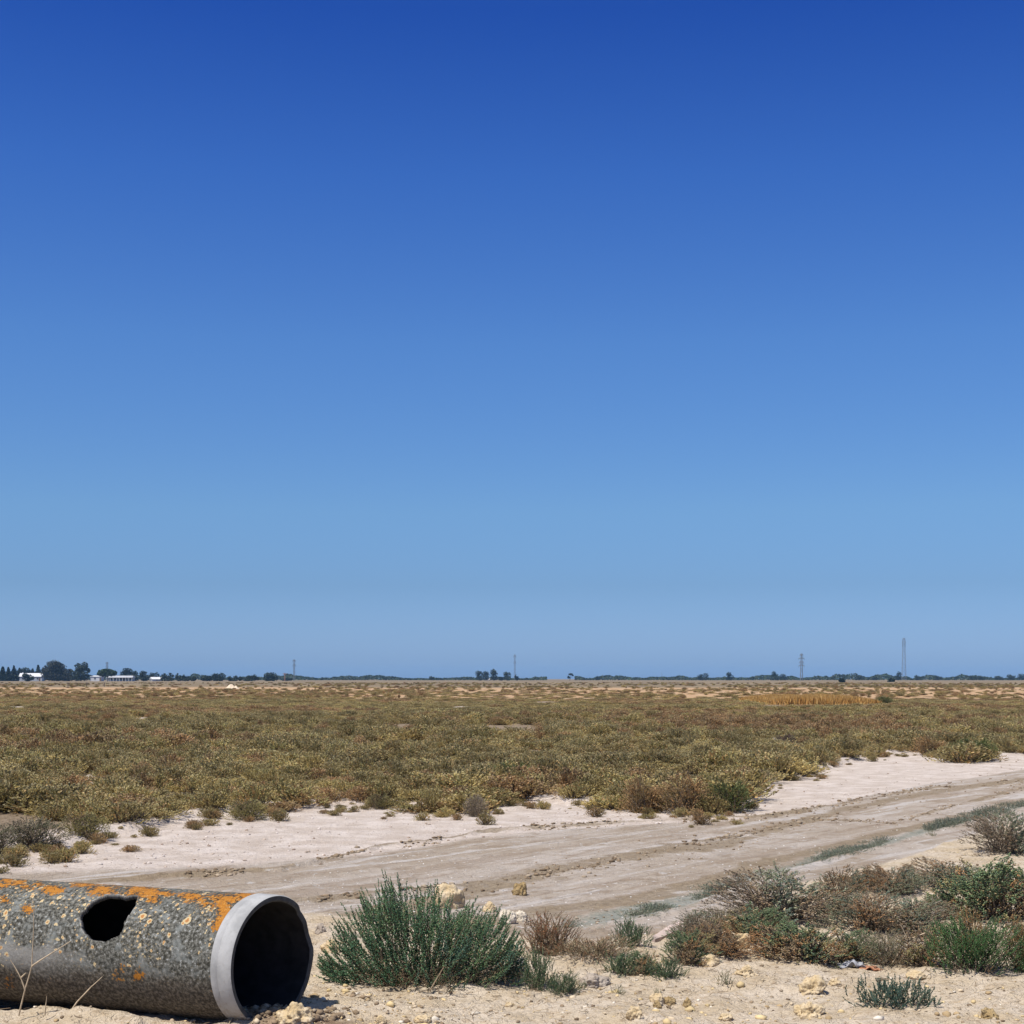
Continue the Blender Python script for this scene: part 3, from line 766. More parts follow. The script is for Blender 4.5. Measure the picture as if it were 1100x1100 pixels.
RU = [((0.372, 0.227, 0.105), 3.0), ((0.297, 0.194, 0.097), 2.0), ((0.334, 0.24, 0.105), 2.0), ((0.244, 0.171, 0.092), 1.0)]
GR = [((0.314, 0.25, 0.104), 3.0), ((0.354, 0.258, 0.116), 2.0), ((0.244, 0.205, 0.078), 2.0), ((0.374, 0.245, 0.1), 1.0)]
FP = [[field_proto('olive_shrub', 50 + k, OL, (.42, .355, .19)) for k in range(3)],
      [field_proto('rusty_shrub', 60 + k, RU, (.40, .295, .165)) for k in range(3)],
      [field_proto('grey_shrub', 70 + k, GR, (.38, .335, .19)) for k in range(2)]]
FN = ['olive_shrub', 'rusty_shrub', 'grey_shrub']
FL = ['low olive brown saltmarsh shrub in the dense field beyond the sandy track', 'low rust brown saltmarsh shrub in the dense field beyond the sandy track',
      'low grey green saltmarsh shrub in the dense field beyond the sandy track']

g = np.random.default_rng(99)
pts = []
y = 16.0
# rows outwards, spacing grows slowly with distance
rows = []
while y < 215:
    sp = .39 if y < 45 else .39 * (y / 45) ** .66
    hw = .36 * y + 6
    nxr = int(2 * hw / sp)
    xs = (np.arange(nxr) + .5) / nxr * 2 * hw - hw + g.normal(0, .28 * sp, nxr)
    ys = np.full(nxr, y) + g.normal(0, .28 * sp, nxr)
    rows.append(np.stack([xs, ys, np.full(nxr, sp)], 1))
    y += sp
ptsA = np.concatenate(rows)
px, py = pxy(ptsA[:, 0], ptsA[:, 1])
fb = FIELD(px)
edge_m = (fb - py) * ptsA[:, 1] ** 2 / (F * CAMH)
gap = np.maximum(fbm(ptsA[:, 0] * .22, ptsA[:, 1] * .176, 201, 3), fbm(ptsA[:, 0] * .42, ptsA[:, 1] * .30, 207, 3) - .05)
gap2 = fbm(ptsA[:, 0] * .9, ptsA[:, 1] * .9, 211, 2)
sizek = .45 + 1.15 * fbm(ptsA[:, 0] * .33, ptsA[:, 1] * .33, 221, 3)
keep = (edge_m > -.30 + .9 * (gap2 - .45)) & ((gap < .69) | (edge_m < 1.6)) & (bare_px(px, py) < .5) & (gap2 < .74)
far = sst(100, 124, ptsA[:, 1] + 25 * (fbm(ptsA[:, 0] * .03, ptsA[:, 1] * .03, 231, 2) - .5))
keep &= g.random(len(ptsA)) > far * (.86 + .25 * (fbm(ptsA[:, 0] * .05, ptsA[:, 1] * .02, 241, 2) - .3))
GRASS = (np.abs(px - 876) < 62) & (py < 761) & (py > 746)
keep &= ~GRASS
ptsA = ptsA[keep]; sizek = sizek[keep]
sc_ = ptsA[:, 2] / .39 * np.maximum(sizek, .8) * g.uniform(.6, 1.4, len(ptsA))
sc_ = np.minimum(sc_, 2.1)
hz = sizek * (.40 + .70 * g.random(len(ptsA)) ** 1.6) * (1 - .5 * sst(35, 95, ptsA[:, 1]))
rot = g.uniform(0, 6.283, len(ptsA))
kn = fbm(ptsA[:, 0] * .12, ptsA[:, 1] * .12, 251, 3) + g.normal(0, .13, len(ptsA))
pal_i = np.where(kn > .60, 1, np.where(kn < .40, 2, 0))
zz = height(ptsA[:, 0], ptsA[:, 1])
# the 300 that show largest are objects of their own
px, py = pxy(ptsA[:, 0], ptsA[:, 1])
inview = (px > -20) & (px < 1120)
order = np.argsort(np.where(inview, ptsA[:, 1] / np.maximum(sizek, .1), 1e9))
ind = order[:290]
src = {}
for q in ind:
    p_ = int(pal_i[q]); v = random.randrange(len(FP[p_]))
    o = src.get((p_, v))
    if o is None:
        o = bpy.data.objects.new(FN[p_], FP[p_][v]); src[(p_, v)] = o
    else: o = o.copy()
    COL.objects.link(o)
    o.location = (ptsA[q, 0], ptsA[q, 1], zz[q] - .02); o.rotation_euler = (0, 0, rot[q]); o.scale = (sc_[q], sc_[q], hz[q] * 1.05)
    tag(o, FL[p_], 'shrub', FN[p_].split('_')[0] + ' shrubs of the field')
rest = np.ones(len(ptsA), bool); rest[ind] = False
ne = 300
ea = g.uniform(-150, 1250, ne); eb = FIELD(ea) + np.abs(g.normal(0, 1, ne)) * (FIELD(ea) - HOR) * .055 - 1
ok = fbm(ea * .03, ea * 0 + 4, 271, 2) + .35 * g.random(ne) > .62
ea, eb = ea[ok], eb[ok]; ne = len(ea)
ey = F * CAMH / (eb - HOR); ex = (ea - CX) / F * ey
es = g.uniform(.08, .42, ne) ** 1.0
ptsA = np.concatenate([ptsA, np.stack([ex, ey, np.full(ne, .5)], 1)]); rest = np.concatenate([rest, np.ones(ne, bool)])
sc_ = np.concatenate([sc_, es]); hz = np.concatenate([hz, es * g.uniform(.5, 1.1, ne)]); rot = np.concatenate([rot, g.uniform(0, 6.28, ne)])
pal_i = np.concatenate([pal_i, g.choice([0, 1, 2, 2], ne)]); zz = np.concatenate([zz, height(ex, ey) + .012])
print('field shrubs', len(ptsA))

pc = bpy.data.collections.new('shrub_kinds')
kind_of = []
for p_ in range(3):
    for v, me in enumerate(FP[p_]):
        o = bpy.data.objects.new('kind_%d%d' % (p_, v), me); pc.objects.link(o); kind_of.append(p_)
kind_of = np.array(kind_of)      # collection children come in alphabetical order = this order

def scatter(name, pts3, rots, scl, kinds, coll, kind='stuff'):
    me = bpy.data.meshes.new(name)
    me.vertices.add(len(pts3)); me.vertices.foreach_set('co', np.asarray(pts3, np.float32).ravel())
    fattr(me, 'rz', rots)
    a = me.attributes.new('kd', 'INT', 'POINT'); a.data.foreach_set('value', np.asarray(kinds, np.int32))
    a = me.attributes.new('scl', 'FLOAT_VECTOR', 'POINT'); a.data.foreach_set('vector', np.asarray(scl, np.float32).ravel())
    ng = bpy.data.node_groups.new(name, 'GeometryNodeTree')
    ng.interface.new_socket('Geometry', in_out='INPUT', socket_type='NodeSocketGeometry')
    ng.interface.new_socket('Geometry', in_out='OUTPUT', socket_type='NodeSocketGeometry')
    N = ng.nodes; Lk = ng.links
    gi = N.new('NodeGroupInput'); go = N.new('NodeGroupOutput')
    ci = N.new('GeometryNodeCollectionInfo'); ci.inputs['Collection'].default_value = coll
    ci.inputs['Separate Children'].default_value = True; ci.inputs['Reset Children'].default_value = True
    iop = N.new('GeometryNodeInstanceOnPoints'); iop.inputs['Pick Instance'].default_value = True
    def na(nm, dt):
        n = N.new('GeometryNodeInputNamedAttribute'); n.data_type = dt; n.inputs['Name'].default_value = nm
        return [s for s in n.outputs if s.enabled and s.name == 'Attribute'][0]
    cx = N.new('ShaderNodeCombineXYZ'); Lk.new(na('rz', 'FLOAT'), cx.inputs[2])
    Lk.new(gi.outputs[0], iop.inputs['Points']); Lk.new(ci.outputs[0], iop.inputs['Instance'])
    Lk.new(na('kd', 'INT'), iop.inputs['Instance Index'])
    Lk.new(cx.outputs[0], iop.inputs['Rotation']); Lk.new(na('scl', 'FLOAT_VECTOR'), iop.inputs['Scale'])
    Lk.new(iop.outputs[0], go.inputs[0])
    o = link(name, me)
    md = o.modifiers.new('scatter', 'NODES'); md.node_group = ng
    return tag(o, kind=kind)
r_ = rest
kk = np.array([g.choice(np.flatnonzero(kind_of == p)) for p in pal_i[r_]])
scatter('marsh_vegetation', np.stack([ptsA[r_, 0], ptsA[r_, 1], zz[r_] - .02], 1), rot[r_], np.stack([sc_[r_], sc_[r_], hz[r_] * 1.05], 1), kk, pc)

# scattered tufts over the ochre flat and a dark scrub line beyond
n = 8000
u = g.random(n); yy = 112 * (560 / 112) ** u
xx = g.uniform(-.5, .5, n) * yy
cl = fbm(xx * .03, yy * .012, 261, 3)
kp = (cl > .53 + .42 * (g.random(n) - .5))
xx, yy = xx[kp], yy[kp]; n = len(xx)
s_ = g.uniform(.5, 2.1, n) * np.where(yy > 260, 1.5, 1)
kk = g.choice(len(kind_of), n)
scatter('flat_scrub', np.stack([xx, yy, height(xx, yy) - .03], 1), g.uniform(0, 6.28, n), np.stack([s_, s_, g.uniform(.5, 1.2, n) * np.where(yy > 260, 1.2, .9)], 1), kk, pc)

# creeping growth on the wet strip in the track
n = 420
apx = g.uniform(610, 1110, n); ok = vn(apx * .03, apx * 0, 12) + .3 * g.random(n) > .64
apx = apx[ok | (apx > 1000)]; n = len(apx)
apy = ALGAE(apx) + g.normal(0, 2.2, n)
AX = np.array([gp(a, b_) for a, b_ in zip(apx, apy)])
cg = bpy.data.collections.new('creeper_kinds')
for k in range(3):
    gg = np.random.default_rng(300 + k)
    P0, Pm, P1 = dome(gg, 60, .34, .26, .07, .06, .3, .6, .5)
    Vv, Ff, C = shoots_mesh(gg, P0, Pm, P1, pick(gg, [((.14, .165, .11), 2), ((.19, .205, .15), 2), ((.23, .20, .14), 1)], 60), 7, .016, .007, .7, solid=False)
    cg.objects.link(bpy.data.objects.new('creeper_%d' % k, mesh_np('creeper', Vv, [Ff], [M_leaf], C)))
ks = g.uniform(.3, 1.0, n)
scatter('creeping_growth', np.stack([AX[:, 0], AX[:, 1], height(AX[:, 0], AX[:, 1]) - .004], 1), g.uniform(0, 6.28, n),
        np.stack([ks * 1.2, ks, ks * np.where(apx > 1000, 1.2, .6)], 1), g.integers(0, 3, n), cg)

# golden grass patch in the field
def grass_patch():
    g = np.random.default_rng(5)
    n = 40000
    x1, y1 = gp(818, 757); x2, _ = gp(934, 757)
    gx = g.uniform(x1, x2, n); gy = y1 + g.uniform(-3, 9, n)
    sh = np.sqrt(np.clip(1 - ((gx - (x1 + x2) / 2) / ((x2 - x1) / 2)) ** 4, 0, 1))
    hh = (.22 + .42 * sh * g.random(n)) * (.7 + .5 * fbm(gx * .8, gy * .5, 8, 2))
    p0 = np.stack([gx, gy, height(gx, gy)], 1)
    le = np.stack([g.normal(0, .10, n), g.normal(0, .10, n), hh], 1)
    e1 = norm(np.stack([g.normal(0, 1, n), g.normal(0, .5, n), np.zeros(n)], 1)) * .05
    Vv = np.stack([p0 - e1, p0 + e1, p0 + le], 1).reshape(-1, 3); o = np.arange(n) * 3
    C = np.repeat(pick(g, [((.52, .31, .095), 3), ((.44, .25, .08), 2), ((.58, .38, .14), 1)], n), 3, 0)
    return mesh_np('golden_grass', Vv, [np.stack([o, o + 1, o + 2], 1)], [M_leaf], C)
tag(link('golden_grass', grass_patch()), kind='stuff')

# particular shrubs seen at the field's edge and in it
FS = dict
def edge_shrub(px, py, wpx, hpx, proto, label, rz=0.0, name='marsh_shrub'):
    return plant(name, label, 'shrub', px, py, wpx, hpx, proto, rz=rz, sink=.02)
def dome2(seed, pal, tip, w=.9, h=.5, n=760, per=6, nl=.030, nw=.019, straw=0.0):
    g = np.random.default_rng(seed)
    P0, Pm, P1 = dome(g, n, w, w * .85, h, .085, .45, .5, .4)
    Vv, Ff, C = shoots_mesh(g, P0, Pm, P1, pick_sp(g, pal, P1, 2.5, seed), per, nl, nw, .5, solid=False, tip=tip, straw=straw)
    st = twigs_mesh('stems', g, P0, Pm, P1, 110, .08, .006)
    return dict(foliage=mesh_np('foliage', Vv, [Ff], [M_leaf], C), stems=st, w=w, d=w * .85, h=float(np.percentile(P1[:, 2], 97)) + .01)
D_grey = dome2(81, [((.19, .16, .105), 3), ((.16, .155, .09), 2), ((.25, .20, .14), 1)], (.28, .23, .14))
D_olive = dome2(82, [((.28, .235, .09), 3), ((.20, .185, .08), 2), ((.23, .16, .09), 1)], (.42, .34, .13))
D_rust = dome2(83, RU, (.46, .27, .12))
D_green = dome2(84, [((.14, .17, .06), 3), ((.21, .205, .075), 2), ((.09, .12, .05), 1)], (.34, .30, .10))
D_pale = dome2(85, [((.33, .26, .19), 3), ((.23, .18, .13), 2)], (.38, .30, .22), straw=.1, per=4)
D_purple = dome2(86, [((.12, .08, .075), 3), ((.16, .105, .085), 2)], (.19, .13, .11))
edge_shrub(34, 916, 76, 38, D_grey, 'dark grey shrub at the left edge, on the pale bank above the pipe', .2)
edge_shrub(-4, 920, 44, 36, D_grey, 'dark grey shrub cut by the left edge, on the bank above the pipe', 1.2)
edge_shrub(92, 900, 60, 28, D_olive, 'olive shrub with a bent straw stalk at the left end of the bank', .8)
edge_shrub(266, 882, 52, 24, D_olive, 'round olive shrub standing out alone on the white bank', .4)
edge_shrub(408, 868, 34, 16, D_olive, 'small yellowish shrub at the field edge above the large green bush', 2)
edge_shrub(510, 878, 30, 26, D_pale, 'pale bare twiggy shrub leaning over the white bank at the centre', 1)
edge_shrub(548, 842, 62, 24, D_green, 'dark green dense shrub a little inside the field, near the centre', .3)
edge_shrub(690, 874, 50, 40, D_rust, 'rust brown shrub at the field edge left of the shrub tongue', .3)
edge_shrub(735, 876, 70, 44, D_rust, 'large rust brown shrub at the middle of the tongue of shrubs', 2.3)
edge_shrub(782, 874, 58, 36, D_green, 'dark green shrub at the tip of the tongue jutting onto the white sand', .9)
edge_shrub(816, 839, 24, 14, D_grey, 'small dark twiggy shrub alone on the white bank right of the shrub tongue', .4)
edge_shrub(1046, 818, 56, 26, D_green, 'green shrub at the field edge near the right side of the picture', .2)
edge_shrub(1000, 812, 44, 22, D_rust, 'rust brown shrub at the field edge at the head of the white bank', .2)
edge_shrub(843, 804, 26, 16, D_purple, 'round dark purple shrub with white dead twigs in the middle of the field', .2)
edge_shrub(493, 767, 30, 6, D_green, 'flat bright green shrub far out in the field, left of centre', .2)
edge_shrub(950, 757, 20, 9, D_green, 'green shrub at the right end of the golden grass', .2)

# ------------------------------------------------------------------ sticks and dead stalks
M_stick = plain('bleached_stick', (.46, .36, .24), .85, .3, 30)
def stick_thing(name, label, chains, r=.004, mat=None, loc=None):
    """one dead plant: joined tapered branches, chains of (px,py,depth) points"""
    Vv, Qs, o = [], [], 0
    base = None
    for ch in chains:
        pts = [np.array([(a - CX) / F * d_, d_, CAMH - (b_ - HOR) / F * d_]) for a, b_, d_ in ch]
        if base is None: base = pts[0].copy(); base[2] = gz(base[0], base[1]) if gz(base[0], base[1]) < base[2] + .05 else base[2]
        m_ = len(pts) - 1
        for k in range(m_):
            ra = r * (1 - .65 * k / m_); rb = r * (1 - .65 * (k + 1) / m_)
            p, q_ = pts[k] - base, pts[k + 1] - base
            c_ = (p + q_) / 2 + np.random.default_rng(k).normal(0, .004, 3)
            v, qd = tubes(p[None], c_[None], q_[None], np.array([ra]), np.array([rb]), 5, 5)
            Vv.append(v); Qs.append(qd + o); o += len(v)
    me = mesh_np(name, np.concatenate(Vv), [np.concatenate(Qs)], [mat or M_stick], smooth=True)
    return tag(link(name, me, loc=Vector(base)), label, 'dead stalk')
d0 = 6.85
stick_thing('dead_stalk', 'thin forked dry stalk in front of the pipe at the left edge', [[(20, 1091, d0), (27, 1062, d0), (34, 1038, d0), (36, 1000, d0), (35, 966, d0)],
            [(34, 1038, d0), (52, 1026, d0), (76, 1011, d0)], [(27, 1064, d0), (22, 1050, d0), (11, 1031, d0)], [(23, 1050, d0), (28, 1045, d0)]], .0042)
stick_thing('dead_stalk', 'single bent straw stalk leaning right in front of the pipe', [[(74, 1090, d0), (83, 1076, d0), (98, 1060, d0), (110, 1049, d0)]], .0045)
stick_thing('dead_stalk', 'short brown stub of a stalk in front of the pipe', [[(48, 1091, d0), (49, 1080, d0), (50, 1070, d0)]], .0035)
dd = 9.3
stick_thing('dead_stalk', 'long pale dead stalk lying across the biggest brown shrub', [[(762, 1001, dd), (785, 988, dd - .1), (815, 976, dd)]], .006)
stick_thing('dead_stalk', 'thin straw coloured stick leaning out of the large green bush base', [[(462, 1064, 7.35), (470, 1050, 7.3), (477, 1038, 7.25)]], .004)
dd = 8.2
stick_thing('dead_stalk', 'bare pale stick rising over the straw coloured tangle', [[(955, 1040, dd), (975, 1010, dd), (967, 992, dd)], [(975, 1010, dd), (1010, 996, dd)]], .005)
dd = 33.0
stick_thing('dead_stalk', 'white dead twigs beside the round dark purple shrub', [[(840, 804, dd), (834, 797, dd), (831, 792, dd)], [(840, 804, dd), (847, 796, dd)]], .02, plain('white_twig', (.6, .55, .48)))
dd = 40.0
stick_thing('dead_stalk', 'fallen pale curved stalk on the field at left', [[(104, 794, dd), (112, 793.5, dd), (120, 796, dd), (125, 800, dd)]], .02)
stick_thing('dead_stalk', 'tripod of dry stalks standing in the field left of centre', [[(274, 790, 46.), (280, 782, 46.)], [(287, 790, 46.), (280, 782, 46.)], [(280, 791, 45.5), (280, 781, 46.)]], .02)
stick_thing('dead_stalk', 'bent straw stalk poking from the shrubs on the left bank', [[(62, 872, 18.), (68, 862, 18.), (76, 870, 18.)], [(64, 868, 18.), (71, 856, 18.)]], .007)

# ------------------------------------------------------------------ stones
def stone_mat(name, c1, c2, dark):
    m, t, b = material(name)
    oc = t.node('ShaderNodeTexCoord').outputs['Object']
    n1 = t.noise(oc, 14, 5, .65); n2 = t.noise(oc, 60, 4, .7)
    c = t.mix(t.ss(n1, .35, .65), c1, c2)
    c = t.mix(t.ss(n2, .52, .66, 0, .85), c, dark)
    t.set(b.inputs['Base Color'], c); b.inputs['Roughness'].default_value = .95
    h_ = t.math('ADD', t.math('MULTIPLY', n1, .02), t.math('MULTIPLY', n2, .008))
    t.set(b.inputs['Normal'], t.node('ShaderNodeBump', i_Height=h_, i_Distance=1.0, i_Strength=.9).outputs[0])
    return m
M_yel = stone_mat('yellow_stone', (.50, .375, .205), (.60, .49, .33), (.30, .205, .11))
M_pal = stone_mat('pale_stone', (.56, .49, .38), (.66, .58, .46), (.36, .27, .17))
M_gry = stone_mat('grey_stone', (.34, .28, .22), (.43, .37, .30), (.12, .09, .065))
M_olv = stone_mat('mossy_stone', (.29, .20, .09), (.42, .31, .16), (.05, .038, .022))

from mathutils import noise as mn
def stone(px, py, wpx, hpx, mat, label, seed, flat=1.0, name='stone', lift=0.0, rough=.24):
    x, y, z = at(px, py)
    s = y / F; w = wpx * s; h = hpx * s
    dep = w * .8
    y += dep * .35; x = (px - CX) / F * y; z = gz(x, y)
    bm = bmesh.new(); bmesh.ops.create_icosphere(bm, subdivisions=5, radius=1)
    off = Vector((seed * 3.1, seed * 1.7, seed * 7.3))
    for v in bm.verts:
        p = v.co.copy()
        d = 1 + rough * mn.noise(p * 1.1 + off) * 1.4 + rough * .7 * mn.noise(p * 2.6 + off) + rough * .38 * mn.noise(p * 5 + off) + rough * .2 * mn.noise(p * 11 + off) + rough * .12 * mn.noise(p * 23 + off)
        # broken flat faces
        cell = mn.voronoi(p * 1.6 + off)[0][0]
        d += .12 * (cell - .4)
        q = p * d
        if q.z < -.55: q.z = -.55 - (q.z + .55) * .1
        v.co = q
    xs = [v.co.x for v in bm.verts]; zs = [v.co.z for v in bm.verts]; ys = [v.co.y for v in bm.verts]
    kx = w / (max(xs) - min(xs)); kz = h * 1.25 / (max(zs) - min(zs)); ky = dep / (max(ys) - min(ys))
    mz = min(zs)
    for v in bm.verts: v.co = Vector((v.co.x * kx, v.co.y * ky, (v.co.z - mz) * kz))
    me = bpy.data.meshes.new(name); bm.to_mesh(me); bm.free(); me.materials.append(mat)
    me.polygons.foreach_set('use_smooth', np.ones(len(me.polygons), bool))
    o = link(name, me, loc=(x, y, z - h * .22 + lift))
    return tag(o, label, 'stone')
stone(482, 976, 34, 26, M_yel, 'large yellow stone standing behind the top of the green bush', 1, rough=.22)
stone(559, 962, 17, 14, M_olv, 'dark pitted olive yellow stone alone on the grey track', 2, rough=.35)
stone(526, 980, 17, 11, M_yel, 'small yellow stone right of the large one behind the green bush', 3)
stone(545, 993, 20, 15, M_pal, 'pale stone half hidden behind the right flank of the green bush', 4)
stone(560, 991, 15, 12, M_pal, 'pale yellow stone right behind the dry red brown bush', 5)
stone(355, 1023, 22, 13, M_yel, 'yellow stone between the pipe mouth and the green bush', 6)
stone(345, 1000, 14, 11, M_gry, 'grey broken stone lying by the chipped rim of the pipe', 7)
stone(560, 1048, 18, 18, M_pal, 'whitish stone under the right foot of the large green bush', 8)
stone(640, 1062, 36, 14, M_gry, 'flat grey brown stone with a dark shaded foot on the sand', 9, rough=.35)
stone(601, 1020, 16, 9, M_pal, 'white stone on the ground right of the dry red brown bush', 10)
stone(616, 1016, 10, 8, M_pal, 'smaller white stone beside the withered mat', 11)
stone(762, 1038, 22, 12, M_yel, 'yellow stone at the foot of the round rust orange shrub', 12)
stone(797, 1020, 20, 16, M_yel, 'yellow stone wedged between two shrubs at the sandy notch', 13)
stone(803, 1050, 27, 11, M_yel, 'flat yellow stone on open sand right of the tiny seedling', 14, rough=.4)
stone(873, 1068, 32, 18, M_yel, 'rough yellow stone with a pointed right side on open sand', 15, rough=.42)
stone(869, 1094, 34, 16, M_yel, 'broken dark holed yellow stone nearest the bottom edge at right', 16, rough=.48)
stone(897, 1060, 16, 8, M_yel, 'thin yellow slab right of the rough pointed stone', 17, rough=.35)
stone(983, 1052, 22, 9, M_yel, 'flat yellow stone behind the lone bluish sprig', 18)
stone(318, 1102, 44, 24, M_yel, 'bright yellow crumbly stone in front of the pipe mouth', 19, rough=.4)
stone(706, 1078, 18, 10, M_yel, 'yellow pebble left in the pebble cluster on the sand', 20)
stone(718, 1080, 16, 9, M_olv, 'brownish pebble in the middle of the pebble cluster', 21)
stone(706, 1083, 10, 8, M_olv, 'small round brown pebble at the front of the pebble cluster', 22)
stone(738, 1082, 10, 9, M_olv, 'brown pebble standing right of the pebble cluster', 23)
stone(682, 1094, 18, 13, M_yel, 'yellow lump left of the pebble cluster near the bottom edge', 24, rough=.4)
stone(547, 1082, 9, 5, M_yel, 'small yellow pebble on the sand below the green bush', 25)
stone(455, 1100, 20, 7, M_yel, 'yellow stone cut by the bottom edge below the green bush', 26)
stone(409, 1100, 13, 10, M_yel, 'upright yellow stone at the bottom edge right of the pipe', 27)
stone(1062, 1094, 22, 12, M_olv, 'brownish lump of earth at the bottom right corner', 28, rough=.4)
stone(780, 1094, 16, 6, M_yel, 'flat yellowish pebble close to the bottom edge', 29)

# gravel, clods and shell specks
def gravel(name, P, S, C, mat, sub=1):
    bm = bmesh.new(); bmesh.ops.create_icosphere(bm, subdivisions=sub, radius=1)
    bv = np.array([v.co[:] for v in bm.verts]); bf = np.array([[v.index for v in f.verts] for f in bm.faces]); bm.free()
    n = len(P); g = np.random.default_rng(len(P))
    J = 1 + g.normal(0, .22, (n, len(bv), 1))
    th = g.uniform(0, 6.28, n); c, s = np.cos(th), np.sin(th)
    q = bv[None] * J * S[:, None, :]
    q = np.stack([q[..., 0] * c[:, None] - q[..., 1] * s[:, None], q[..., 0] * s[:, None] + q[..., 1] * c[:, None], q[..., 2]], -1) + P[:, None]
    f = bf[None] + (np.arange(n) * len(bv))[:, None, None]
    return mesh_np(name, q.reshape(-1, 3), [f.reshape(-1, 3)], [mat], np.repeat(C, len(bv), 0))
def col_mat(name):
    m, t, b = material(name); t.set(b.inputs['Base Color'], t.attr('col', out='Color')); b.inputs['Roughness'].default_value = .95
    return m
M_grav = col_mat('loose_stones')
g = np.random.default_rng(404)
P, S, C = [], [], []
def scat(n, fpx, fpy, smin, smax, pal, flat=.6, pw=3.0, cond=None):
    a = fpx(n); b_ = fpy(a, n)
    ok = np.ones(n, bool) if cond is None else cond(a, b_)
    a, b_ = a[ok], b_[ok]; n = len(a)
    Y = F * CAMH / (b_ - HOR); X = (a - CX) / F * Y
    s = smin + (smax - smin) * g.random(n) ** pw
    P.append(np.stack([X, Y, height(X, Y) + s * .15], 1)); S.append(np.stack([s, s * g.uniform(.6, 1, n), s * flat * g.uniform(.7, 1.2, n)], 1)); C.append(pick(g, pal, n))
YEL = [((.55, .42, .22), 3), ((.50, .40, .27), 2), ((.36, .26, .14), 2), ((.62, .55, .44), 1)]
MUD = [((.24, .175, .11), 3), ((.17, .12, .075), 2), ((.33, .26, .18), 2)]
WHT = [((.75, .72, .66), 3), ((.6, .53, .44), 2)]
BNK = [((.40, .32, .25), 2), ((.30, .22, .16), 2), ((.55, .48, .42), 2)]
uni = lambda a, b_: (lambda n: g.uniform(a, b_, n))
scat(4800, uni(-60, 1160), lambda a, n: g.uniform(0, 1, n) ** 1 * (1180 - FORE(a)) + FORE(a) + 8, .0025, .014, YEL + MUD, pw=3.5)
scat(200, uni(330, 1100), lambda a, n: g.uniform(1062, 1130, n), .006, .03, YEL, pw=3)
scat(500, uni(180, 480), lambda a, n: g.uniform(1070, 1130, n), .004, .022, YEL + MUD, pw=3)
scat(700, uni(300, 1110), lambda a, n: TRACK(a) + 3 + g.random(n) * (FORE(a) - TRACK(a)), .004, .011, WHT, flat=.4, pw=2.5)
scat(1100, uni(-60, 1110), lambda a, n: FIELD(a) + 2 + g.random(n) * np.maximum(6, TRACK(a) - FIELD(a)), .005, .022, BNK, pw=3)
for r in RUTS:
    bk = lambda a, b_: vn(a * .022, a * 0, 33) > .46
    scat(1500, uni(80, 1110), lambda a, n: r(a) + g.normal(0, 1.6, n), .006, .034, MUD, pw=3.2, cond=bk, flat=.45)
scat(500, uni(430, 1110), lambda a, n: TANS[0](a) + g.normal(0, 6, n), .005, .025, MUD, pw=3)
scat(300, uni(560, 1100), lambda a, n: ALGAE(a) + g.normal(0, 5, n), .004, .016, MUD, pw=3, flat=.4)
# rubble washed into the pipe mouth
n = 260
ta = g.uniform(-.28, .06, n); sa = g.normal(0, .10, n)
Pp = PC[None] * np.array([1, 1, 0]) + ta[:, None] * PD * np.array([1, 1, 0]) + sa[:, None] * PS
zin = np.where(ta > .05, PC[2] - np.sqrt(np.maximum((PR - .03) ** 2 - sa ** 2, 0)) + .012, height(Pp[:, 0], Pp[:, 1]) + .006)
Pp[:, 2] = np.maximum(zin, height(Pp[:, 0], Pp[:, 1]))
s = g.uniform(.006, .03, n) * g.random(n) ** .5
P.append(Pp); S.append(np.stack([s, s, s * .7], 1)); C.append(pick(g, MUD, n))
P, S, C = map(np.concatenate, (P, S, C))
tag(link('gravel', gravel('gravel', P, S, C, M_grav)), kind='stuff')

# litter of dry twigs on the sand
n = 900
a = g.uniform(-40, 1140, n); b_ = FORE(a) + 10 + g.random(n) * (1130 - FORE(a))
k = g.random(n) < .35
a[k] = g.choice([400, 470, 540, 600, 650, 700, 790, 870, 940, 1000, 1060], k.sum()) + g.normal(0, 26, k.sum()); b_[k] = g.normal(1054, 10, k.sum())
Y = F * CAMH / (b_ - HOR); X = (a - CX) / F * Y
th = g.uniform(0, 6.28, n); L = g.uniform(.015, .07, n)
p0 = np.stack([X, Y, height(X, Y) + .004], 1)
X2, Y2 = X + np.cos(th) * L, Y + np.sin(th) * L
p1 = np.stack([X2, Y2, height(X2, Y2) + g.uniform(.003, .02, n)], 1)
tv, tq = tubes(p0, (p0 + p1) / 2 + g.normal(0, .006, (n, 3)), p1, np.full(n, .0020), np.full(n, .0012), 3, 3)
tag(link('twig_litter', mesh_np('twig_litter', tv, [tq], [M_twig], np.repeat(pick(g, [((.40, .31, .19), 3), ((.22, .15, .09), 2), ((.10, .07, .045), 2)], n), 12, 0))), kind='stuff')

